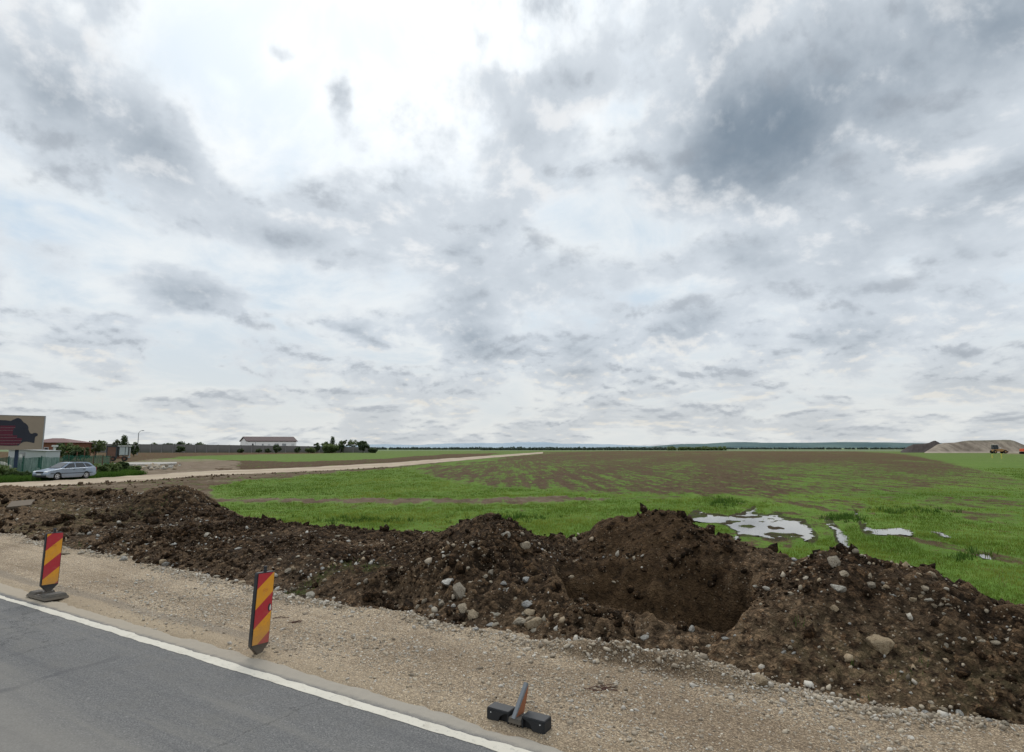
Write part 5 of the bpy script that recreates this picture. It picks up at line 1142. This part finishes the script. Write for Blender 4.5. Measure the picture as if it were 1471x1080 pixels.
def tree(px, base, top, wpx, y, mat, label, kind='round', group='trees by the far wall', cat='tree', name='tree', airy=1.0):
    x, _, zt = at(px, top, y); zb = max(0.0, at(px, base, y)[2]); H = zt; Wd = wpx*y/F/2; root = empty(name, (x, y, 0)); tag(root, label, cat, group); trunk_h = H*(0.35 if kind != 'bush' else 0.12)
    lean_ = rng.normal(0, 0.03*H); br = MB().tube((0, 0, 0), (lean_*0.5, 0, trunk_h), 0.035*H*0.8, 0.028*H*0.8, 8).tube((lean_*0.5, 0, trunk_h), (lean_, 0, H*(0.80 if kind != 'bush' else 0.55)), 0.028*H*0.8, 0.006*H, 7)
    cl = []; nc = {'round': 26, 'bush': 22, 'conifer': 18, 'airy': 18}[kind]
    for k in range(nc):
        if kind == 'conifer': t = k/(nc-1); z = H*(0.22+0.74*t); rr = Wd*(1-0.72*t); a = k*2.4; p = (math.cos(a)*rr*0.5, math.sin(a)*rr*0.5, z, rr*0.62+0.05*H)
        else:
            d = rng.normal(size=3); d /= np.linalg.norm(d); q = rng.uniform(0.35, 1.0)**0.5; lo = 0.14 if kind == 'round' else (0.24 if kind == 'airy' else 0.04)
            zc = H*(lo+1)/2; p = (d[0]*Wd*0.80*q, d[1]*Wd*0.80*q, zc+d[2]*H*(1-lo)/2*0.86*q*rng.uniform(0.8, 1.1), Wd*rng.uniform(0.15, 0.36))
        cl.append(p)
        if kind != 'bush': br.tube((lean_*0.5, 0, max(trunk_h*0.8, p[2]*0.55)), (p[0]*0.8, p[1]*0.8, p[2]), 0.010*H, 0.004*H, 5)
    br.build('trunk', M_BARK, root, 0, True)
    per = int({'round': 75, 'bush': 85, 'conifer': 95, 'airy': 64}[kind]*airy); lf = max(0.05, Wd*0.075+0.06)
    leaf_cloud('crown', mat, cl, per, lf, root); return root
T = [(86,645,634,17,118,M_LEAFD,'dark rounded bush against the orange house, half behind the hut','bush'),
 (100,647,637,24,116,M_LEAFM,'mid green bush in front of the orange house, right of the vent pipe','bush'),
 (118,648.5,636.5,21,114,M_LEAFD,'dark bush hiding the right corner of the orange house','bush'),
 (139,647,630.5,21,150,M_LEAFM,'pale leafy tree between the orange house and the grey wall','airy'),
 (170,649,630,13,172,M_LEAFP,'thin half bare grey tree left of the dark pointed tree','airy'),
 (179,649,626,13,170,M_LEAFD,'dark green tree standing right behind the boxy work machine','conifer'),
 (194,649,633.5,12,168,M_LEAFD,'dark compact tree at the foot of the street lamp','bush'),
 (222,642,635.5,10,320,M_LEAFM,'faint pale treetop above the grey wall right of the street lamp','round'),
 (243,642,636,16,330,M_LEAFD,'dark treetop above the wall, left of a row of three','round'),(262,642,634.8,22,335,M_LEAFD,'dark wide treetop above the wall, middle of a row of three','round'),(287,642,636.2,18,330,M_LEAFD,'dark low treetop above the wall, right of a row of three','round'),
 (259,650,640,12,285,M_LEAFD,'dark bush at the wall foot left of the white building','bush'),
 (345,650,645,9,283,M_LEAFD,'small bush at the wall foot below the white building left corner','bush'),(372,650,644,8,283,M_LEAFD,'small bush at the wall foot under the dark gate','bush'),(385,650,644.5,8,283,M_LEAFD,'small bush right of the dark gate at the wall foot','bush'),
 (398,650,638.5,11,280,M_LEAFD,'taller dark bush in front of the middle of the white building','bush'),(428,650,641,9,280,M_LEAFD,'dark bush at the right corner of the white building','bush'),
 (456,649,635.5,10,284,M_LEAFD,'small dark tree at the left end of the tree group','round'),(470,649,632.5,14,288,M_LEAFM,'mid green tree second from the left in the tree group','round'),(478,649,627.5,9,292,M_LEAFD,'tallest dark pointed tree of the tree group','conifer'),
 (447,650,643,14,278,M_LEAFM,'low green bush at the left foot of the tree group','bush'),(475,650,639,24,276,M_LEAFM,'broad yellow green bush at the foot of the tree group','bush'),(490,650,636,9,280,M_LEAFD,'dark slim bush in the middle of the tree group','bush'),
 (494,649,629.5,13,300,M_LEAFM,'loose airy tree with sky showing through, middle of the tree group','airy'),(507,649,631,14,302,M_LEAFM,'airy round tree left of the last dark tree','airy'),(522,650,632.5,16,285,M_LEAFD,'dark round tree at the right end of the tree group','round'),(535,650,643.5,12,285,M_LEAFD,'low dark bush right of the last tree of the group','bush')]
for (px, b, t, w, y, mt, lab, kd) in T:
    tree(px, b, t, w*1.25, y, mt, lab, kd, 'trees and bushes by the far wall', 'bush' if kd == 'bush' else 'tree', 'bush' if kd == 'bush' else 'tree')
for (px, b, t, w, y, mt, lab) in [(-12,691,676,60,51,M_LEAFM,'green scrub at the left border below the net fence'),(22,690,681,34,52,M_LEAFD,'low dark scrub in front of the net fence left of the car'),(142,681,669,26,57,M_LEAFM,'green bush right behind the silver car'),(160,680,666,26,60,M_LEAFM,'pale green bush at the end of the net fence'),(178,679,661,16,64,M_LEAFD,'dark upright bush below the boxy machine'),(192,678,670,18,66,M_LEAFM,'low green bush right of the dark upright bush')]:
    tree(px, b, t, w, y, mt, lab, 'bush', 'shrubs along the net fence', 'shrub', 'shrub', 2.0)
r = np.random.default_rng(80); ax = r.uniform(-40, 205, 5200); by = np.interp(ax, [t[0] for t in TRACK_PX], [t[1] for t in TRACK_PX])-np.abs(r.normal(0, 3.4, 5200))*(0.4+0.6*(vnoise(ax*0.06, ax*0, 6)+0.6))-0.8
q = np.array([gp(a, b) for a, b in zip(ax, by)]); stuff(blades('verge_grass', q[:, 0], q[:, 1], np.zeros(len(q)), r.uniform(0.15, 0.42, len(q)), np.full(len(q), 0.022), M_WEED, 4, 0.15, 0.7), 'rank green grass along the net fence and track verge', 'grass')

# ------------------------------------------------------------------ far buildings, wall, lamp
M_WROOF = simple('dull_brown_roof', (0.075, 0.048, 0.047), 0.8, var=0.25); M_TILE = simple('brown_red_roof', (0.115, 0.058, 0.054), 0.8, var=0.25, scale=1.0); M_ORWALL = simple('orange_brown_wall', (0.17, 0.075, 0.042), 0.85, var=0.3, scale=0.8)
def house(px0, px1, eave, ridge, y, dep, rz, wall, roof, name, label, cat):
    x0 = at(px0, 640, y)[0]; x1 = at(px1, 640, y)[0]; ze = at(0, eave, y)[2]; zr = at(0, ridge, y)[2]; w = (x1-x0)/2; root = empty(name, ((x0+x1)/2, y, 0), rz); tag(root, label, cat)
    MB().box(-w, w, 0, dep, 0, ze).build('wall', wall, root); return root, w, ze, zr, dep
hs, w, ze, zr, dp = house(40, 99, 635.6, 629.0, 140, 8, R(4), M_ORWALL, M_TILE, 'house', 'low orange brown house with a shallow red roof behind the billboard', 'house')
o_ = 0.5; MB().add([(-w-o_, -o_, ze+0.01), (w+o_, -o_, ze+0.01), (w+o_, dp+o_, ze+0.01), (-w-o_, dp+o_, ze+0.01), (-w+3.0, dp/2, zr), (w-4.2, dp/2, zr)], [(0,1,5,4),(1,2,5),(2,3,4,5),(3,0,4),(3,2,1,0)]).build('roof', M_TILE, hs)
for k, xx in enumerate((-2.6, -0.4, 1.6, 3.4)):
    f = MB().box(xx-0.5, xx+0.5, -0.06, -0.002, 1.0, 2.6).build('window', M_PALE if k != 2 else M_STEEL, hs); MB().box(xx-0.4, xx+0.4, -0.08, -0.061, 1.1, 2.5).build('pane', M_DKWIN, f)
# long white building: gable end towards the left, long side towards the right
Yw = 330.0; xa = at(351, 640, Yw)[0]; xb = at(371, 640, Yw)[0]; xc = at(433, 640, Yw)[0]; eL = at(0, 634.2, Yw)[2]; rd_ = at(0, 628.3, Yw)[2]; eR = at(0, 634.6, Yw)[2]
wb = empty('long_building', (xb, Yw-14, 0)); tag(wb, 'long white building with dull brown roof behind the far grey wall', 'building')
A = (xa-xb, 9.0); B = (0.0, 0.0); Cc = (xc-xb, 6.0); D = (A[0]+Cc[0], A[1]+Cc[1])
def mid(p, q, t=0.5): return (p[0]*(1-t)+q[0]*t, p[1]*(1-t)+q[1]*t)
def wl(p, q, z0, z1, nm, mat, par, off=0.0):
    d = np.array((q[0]-p[0], q[1]-p[1])); n = np.array((d[1], -d[0])); n = n/np.linalg.norm(n); P = [np.array(p)+n*off, np.array(q)+n*off, np.array(q)+n*(off-0.25), np.array(p)+n*(off-0.25)]
    V = [(a[0], a[1], z0) for a in P]+[(a[0], a[1], z1) for a in P]; return MB().add(V, [(3,2,1,0),(4,5,6,7),(0,1,5,4),(1,2,6,5),(2,3,7,6),(3,0,4,7)]).build(nm, mat, par)
M_MA, M_MD = mid(A, B), mid(Cc, D)
V = [(*A, 0), (*B, 0), (*Cc, 0), (*D, 0), (*A, eL), (*B, eL), (*Cc, eL), (*D, eL), (*M_MA, rd_-0.15), (*M_MD, rd_-0.15)]
M_BW = simple('white_building_wall', (0.80, 0.785, 0.76), 0.85, var=0.1, scale=0.3)
MB().add(V, [(0,1,5,8,4),(1,2,6,5),(2,3,7,9,6),(3,0,4,7),(4,8,9,7),(5,6,9,8)]).build('wall', M_BW, wb)
ov = 0.7
def ex(p, c, k): return (p[0]+(p[0]-c[0])*k, p[1]+(p[1]-c[1])*k)
cen = mid(A, Cc); q = [ex(p, cen, 0.045) for p in (A, B, Cc, D)]; ma, md = ex(M_MA, cen, 0.045), ex(M_MD, cen, 0.045); th = 0.35
V = [(*q[0], eL-0.1), (*q[1], eL-0.1), (*q[2], eL-0.1), (*q[3], eL-0.1), (*ma, rd_), (*md, rd_)]; V += [(x, y, z+th) for x, y, z in V]
MB().add(V, [(0,4,5,3),(1,2,5,4),(6,9,11,10),(7,10,11,8),(0,6,10,4),(4,10,7,1),(1,7,8,2),(2,8,11,5),(5,11,9,3),(3,9,6,0)]).build('roof', M_WROOF, wb)
wl(mid(A, B, 0.52), mid(A, B, 0.93), 0.2, eL*0.62, 'gate', M_DKWIN, wb, 0.06)
for t0, t1, z0, z1, mt in ((0.10, 0.13, 0.42, 0.80, M_DKWIN), (0.165, 0.172, 0.05, 0.95, M_STEEL), (0.30, 0.33, 0.45, 0.78, M_STEEL), (0.42, 0.47, 0.50, 0.78, M_PALE), (0.555, 0.64, 0.45, 0.80, M_STEEL), (0.71, 0.79, 0.45, 0.80, M_STEEL), (0.90, 0.96, 0.45, 0.80, M_PALE)):
    wl(mid(B, Cc, t0), mid(B, Cc, t1), eL*z0, eL*z1, 'window', mt, wb, 0.06)
# grey panel wall
M_WALLG = simple('grey_wall_panel', (0.150, 0.142, 0.136), 0.9, var=0.3, scale=0.25, dirt=((0.085, 0.09, 0.07), 2.6, 0.75))
gw = empty('panel_wall', (0, 300, 0)); tag(gw, 'long grey concrete panel wall along the far left edge of the fields', 'wall')
xs = np.linspace(at(120, 640, 300)[0], at(540, 640, 300)[0], 27); tp = lambda x: at(0, float(np.interp(x, (xs[0], xs[12], xs[-1]), (637.2, 638.9, 642.3))), 300)[2]
mb = MB()
for a, b_ in zip(xs[:-1], xs[1:]): mb.add([(a, -0.1, 0), (b_, -0.1, 0), (b_, 0.1, 0), (a, 0.1, 0), (a, -0.1, tp(a)), (b_, -0.1, tp(b_)), (b_, 0.1, tp(b_)), (a, 0.1, tp(a))], [(4,5,6,7),(0,1,5,4),(2,3,7,6)])
mb.build('panel', M_WALLG, gw); M_WPOST = simple('pale_wall_post', (0.175, 0.168, 0.16), 0.9)
for x in xs: MB().box(x-0.28, x+0.28, -0.3, -0.102, 0, tp(x)+0.1).build('post', M_WPOST, gw)
# street lamp
lx, ly, _ = at(197.5, 645, 200); sl3 = empty('street_lamp', (lx, ly, 0)); tag(sl3, 'single tall street lamp with a short arm above the grey wall', 'street lamp'); zt = at(0, 621.5, 200)[2]
M_POLE = simple('grey_pole', (0.16, 0.165, 0.17), 0.6)
MB().tube((0, 0, 0), (0, 0, zt), 0.16, 0.10).build('pole', M_POLE, sl3); MB().tube((0, 0, zt-0.05), (0.5, 0, zt+0.55), 0.07).tube((0.5, 0, zt+0.55), (1.0, 0, zt+0.72), 0.06).build('arm', M_POLE, sl3); MB().box(0.9, 1.75, -0.22, 0.22, zt+0.62, zt+0.86, (0.1, 0.05)).build('lamp_head', M_STEEL, sl3, 0.04)

# ------------------------------------------------------------------ right: spoil heaps and machines
def heap(prof, y0, dep, mat, label, seed, streak):
    "prof: photo x, top y; the heap stands on the ground at distance y0"
    xs_ = np.linspace(at(prof[0][0], 640, y0)[0], at(prof[-1][0], 640, y0)[0], 150); pxs = [at(p[0], 640, y0)[0] for p in prof]
    tops = np.interp(xs_, pxs, [max(0.0, at(0, p[1], y0+dep*0.4)[2]) for p in prof]); vs_ = np.linspace(0, 1, 46); Xg, Tg = np.meshgrid(xs_, vs_, indexing='ij'); Xs = Xg*(1+Tg*dep/y0)     # the heap runs back along the line of the haul road
    H = tops[:, None]; sec = sstep(Tg, 0.0, 0.40)*0.25+0.75*np.clip(Tg/0.42, 0, 1); sec = np.minimum(sec, np.clip((1-Tg)/0.3, 0, 1))
    nz = fbm(Xg*0.25, Tg*5, 4, seed)*0.45*streak+fbm(Xg*1.3, Tg*8, 3, seed+3)*0.16
    Zg = np.maximum(H*sec+nz*np.clip(H*sec, 0, 1.0)*np.clip((H-H*sec)+0.3, 0, 1), -0.05)-0.05
    o = np_mesh('spoil_heap', np.stack([Xs, y0+Tg*dep, Zg], -1).reshape(-1, 3), grid_faces(150, 46)[:, ::-1], mat); tag(o, label, 'spoil heap'); return o
M_HEAPD = simple('dark_spoil', (0.040, 0.030, 0.026), 0.95, var=0.3, scale=0.3)
def heap_mat():
    m, g, b = material('grey_brown_spoil', 0.95, 0.2); p = g.obj(); n = g.noise(g.v('MULTIPLY', p, (0.5, 0.12, 0.12)), 0.5, 5, 0.6); n2 = g.noise(p, 1.2, 5, 0.65); z = g.sep(p)[2]
    c = g.mix(g.ss(n, 0.35, 0.65), (0.115, 0.090, 0.068), (0.235, 0.195, 0.150)); c = g.mix(g.ss(n2, 0.5, 0.7, 0, 0.6), c, (0.085, 0.068, 0.053)); c = g.mix(g.ss(z, 1.2, 0.2, 0, 0.6), c, (0.30, 0.255, 0.20))
    c = g.mix(g.ss(z, 4.6, 6.2, 0, 0.5), c, (0.085, 0.085, 0.055)); g.put(b.inputs['Base Color'], c); return m
heap([(1293,648),(1304,641.5),(1312,638),(1325,637.3),(1335,636),(1341,633),(1344,632.6),(1349,635),(1356,641),(1362,648)], 305, 22, M_HEAPD, 'dark brown heap of topsoil on the right horizon with a small peak', 310, 1.0)
heap([(1327,650),(1336,644.5),(1346,638.5),(1356,636.2),(1372,635.5),(1384,633.4),(1394,632.4),(1412,632.2),(1434,631.6),(1452,631.8),(1458,633.2),(1470,638.2),(1484,643),(1500,646),(1530,650)], 285, 30, heap_mat(), 'long flat-topped grey brown spoil heap at the right end of the horizon', 330, 1.2)
M_ORM = simple('orange_tan_paint', (0.34, 0.185, 0.07), 0.6, var=0.3, scale=1.5); M_ORR = simple('bright_orange_paint', (0.62, 0.10, 0.035), 0.5, var=0.15)
lx, ly, _ = at(1434, 648, 262); ld = empty('wheel_loader', (lx, ly, 0), R(-4)); tag(ld, 'tan orange wheel loader with dark cab parked in front of the spoil heap', 'loader')
MB().prism([(-2.3, 0.85), (2.6, 0.85), (2.75, 1.55), (0.6, 2.05), (-0.4, 1.85), (-2.3, 1.7)], -0.9, 0.9).build('body', M_ORM, ld, 0.05)
MB().box(-2.35, -0.35, -0.8, 0.8, 1.86, 3.65, (0.12, 0.1)).build('cab', M_DKG, ld, 0.05); MB().box(-2.5, -0.25, -0.9, 0.9, 3.66, 3.82).build('roof', M_PALE, ld, 0.04)
for xx in (-2.05, -1.1): MB().box(xx, xx+0.75, -0.84, -0.74, 2.2, 3.4).build('window', M_GLASS, ld)
MB().box(0.4, 0.95, -0.5, 0.5, 2.0, 2.7).build('engine_hood', M_PALE, ld, 0.05)
for xx in (-2.0, 2.2):
    for sy in (-1, 1):
        w_ = MB().tube((xx, sy*0.75, 0.75), (xx, sy*1.25, 0.75), 0.75, k=20).build('wheel', M_TYRE, ld, 0.05, True); MB().tube((xx, sy*1.252, 0.75), (xx, sy*1.27, 0.75), 0.34, k=14).build('rim', M_ORM, w_)
MB().prism([(2.5, 0.3), (3.3, 0.35), (3.4, 1.0), (3.1, 1.1), (2.7, 0.9)], -1.2, 1.2).build('bucket', M_RUST, ld, 0.03)
lx, ly, _ = at(1474, 648, 240); ex_ = empty('excavator', (lx, ly, 0), R(6)); tag(ex_, 'bright orange excavator cut off by the right border of the photo', 'excavator')
MB().box(-2.0, 1.4, -1.0, 1.0, 1.0, 2.1, (0.08, 0.08)).build('body', M_ORR, ex_, 0.08); cb = MB().box(0.2, 1.5, -1.05, -0.05, 2.1, 3.0, (0.1, 0.05)).build('cab', M_ORR, ex_, 0.05); MB().box(0.4, 1.3, -1.07, -1.0, 2.2, 2.85).build('window', M_GLASS, ex_)
for sy in (-1, 1): MB().prism([(-1.9, 0.25), (-1.6, 0.0), (1.6, 0.0), (1.9, 0.25), (1.9, 0.65), (1.6, 0.9), (-1.6, 0.9), (-1.9, 0.65)], sy*1.3, sy*0.75).build('track', M_TYRE, ex_, 0.04)
MB().tube((1.3, 0.3, 1.6), (3.6, 0.3, 3.3), 0.24, 0.18).tube((3.6, 0.3, 3.3), (4.6, 0.3, 1.2), 0.18, 0.14).build('boom', M_ORR, ex_)
M_YEL = simple('yellow_paint', (0.62, 0.50, 0.10), 0.6)
for px, b_, t_, lab in ((1439, 658.5, 651.5, 'thin yellow marker stake in the green field below the loader, right of two'), (1425.5, 658, 653, 'faint short yellow marker stake in the green field, left of two')):
    x, y = gp(px, b_); h = at(0, t_, y)[2]; s_ = MB().box(-0.05, 0.05, -0.05, 0.05, 0, h).box(-0.09, 0.09, -0.06, 0.06, h-0.18, h+0.02).build('marker_stake', M_YEL); s_.location = (x, y, 0); tag(s_, lab, 'stake', 'yellow marker stakes')

# ------------------------------------------------------------------ far tree line and hills
def treeline(px0, px1, y, top, n, mat, hvar, label):
    r = np.random.default_rng(int(px0)); cl = []
    for k in range(n):
        px = r.uniform(px0, px1); yy = y*r.uniform(0.97, 1.05); f = 0.55+0.45*float(vnoise(np.array(px*0.11), np.array(0.0), 3)); zt = max(0.8, at(px, 643-(643-top)*f, yy)[2]-0.0); zt *= r.uniform(1-hvar, 1.0); rr = r.uniform(0.25, 0.42)*zt
        cl.append((at(px, 640, yy)[0], yy, max(0.3, zt-rr), rr*1.3)); cl.append((at(px, 640, yy)[0], yy, zt*0.35, rr*1.5))
    stuff(leaf_cloud('treeline', mat, cl, 16, 0.02*y/10), label, 'tree line')
M_LEAFH = leaf_material('hazy_leaves', (0.045, 0.070, 0.055), (0.075, 0.100, 0.078), (0.110, 0.135, 0.105))  # far haze mixed into the leaf colour
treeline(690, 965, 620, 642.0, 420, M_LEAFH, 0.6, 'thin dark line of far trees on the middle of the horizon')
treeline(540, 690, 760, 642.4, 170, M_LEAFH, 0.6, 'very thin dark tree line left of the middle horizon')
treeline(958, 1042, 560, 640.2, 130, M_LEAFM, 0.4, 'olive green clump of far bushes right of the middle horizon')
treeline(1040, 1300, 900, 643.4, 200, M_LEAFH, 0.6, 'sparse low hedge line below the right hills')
def hills(name, prof, y0, dep, col, col2, seed, rough):
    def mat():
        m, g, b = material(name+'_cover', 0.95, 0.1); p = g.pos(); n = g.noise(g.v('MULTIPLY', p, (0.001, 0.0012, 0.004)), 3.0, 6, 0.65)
        g.put(b.inputs['Base Color'], g.mix(g.ss(n, 0.35, 0.68), col, col2)); return m  # distance haze is put into these bluish base colours
    xs_ = np.linspace(at(prof[0][0], 640, y0)[0], at(prof[-1][0], 640, y0)[0], 420); t = np.interp(xs_, [at(p[0], 640, y0)[0] for p in prof], [max(0, at(0, p[1], y0)[2]) for p in prof])
    for _ in range(6): t = np.convolve(np.pad(t, 3, mode='edge'), np.ones(7)/7, 'valid')
    vs_ = np.linspace(0, 1, 16); Xg, Tg = np.meshgrid(xs_, vs_, indexing='ij'); sec = np.sin(np.clip(Tg, 0, 1)*math.pi)**0.8
    nz = fbm(Xg*0.004, Tg*4, 5, seed, 0.6)*rough*y0/1000
    Zg = t[:, None]*sec*(1+0.08*fbm(Xg*0.001, Tg*3, 3, seed+5))+nz*sec-2
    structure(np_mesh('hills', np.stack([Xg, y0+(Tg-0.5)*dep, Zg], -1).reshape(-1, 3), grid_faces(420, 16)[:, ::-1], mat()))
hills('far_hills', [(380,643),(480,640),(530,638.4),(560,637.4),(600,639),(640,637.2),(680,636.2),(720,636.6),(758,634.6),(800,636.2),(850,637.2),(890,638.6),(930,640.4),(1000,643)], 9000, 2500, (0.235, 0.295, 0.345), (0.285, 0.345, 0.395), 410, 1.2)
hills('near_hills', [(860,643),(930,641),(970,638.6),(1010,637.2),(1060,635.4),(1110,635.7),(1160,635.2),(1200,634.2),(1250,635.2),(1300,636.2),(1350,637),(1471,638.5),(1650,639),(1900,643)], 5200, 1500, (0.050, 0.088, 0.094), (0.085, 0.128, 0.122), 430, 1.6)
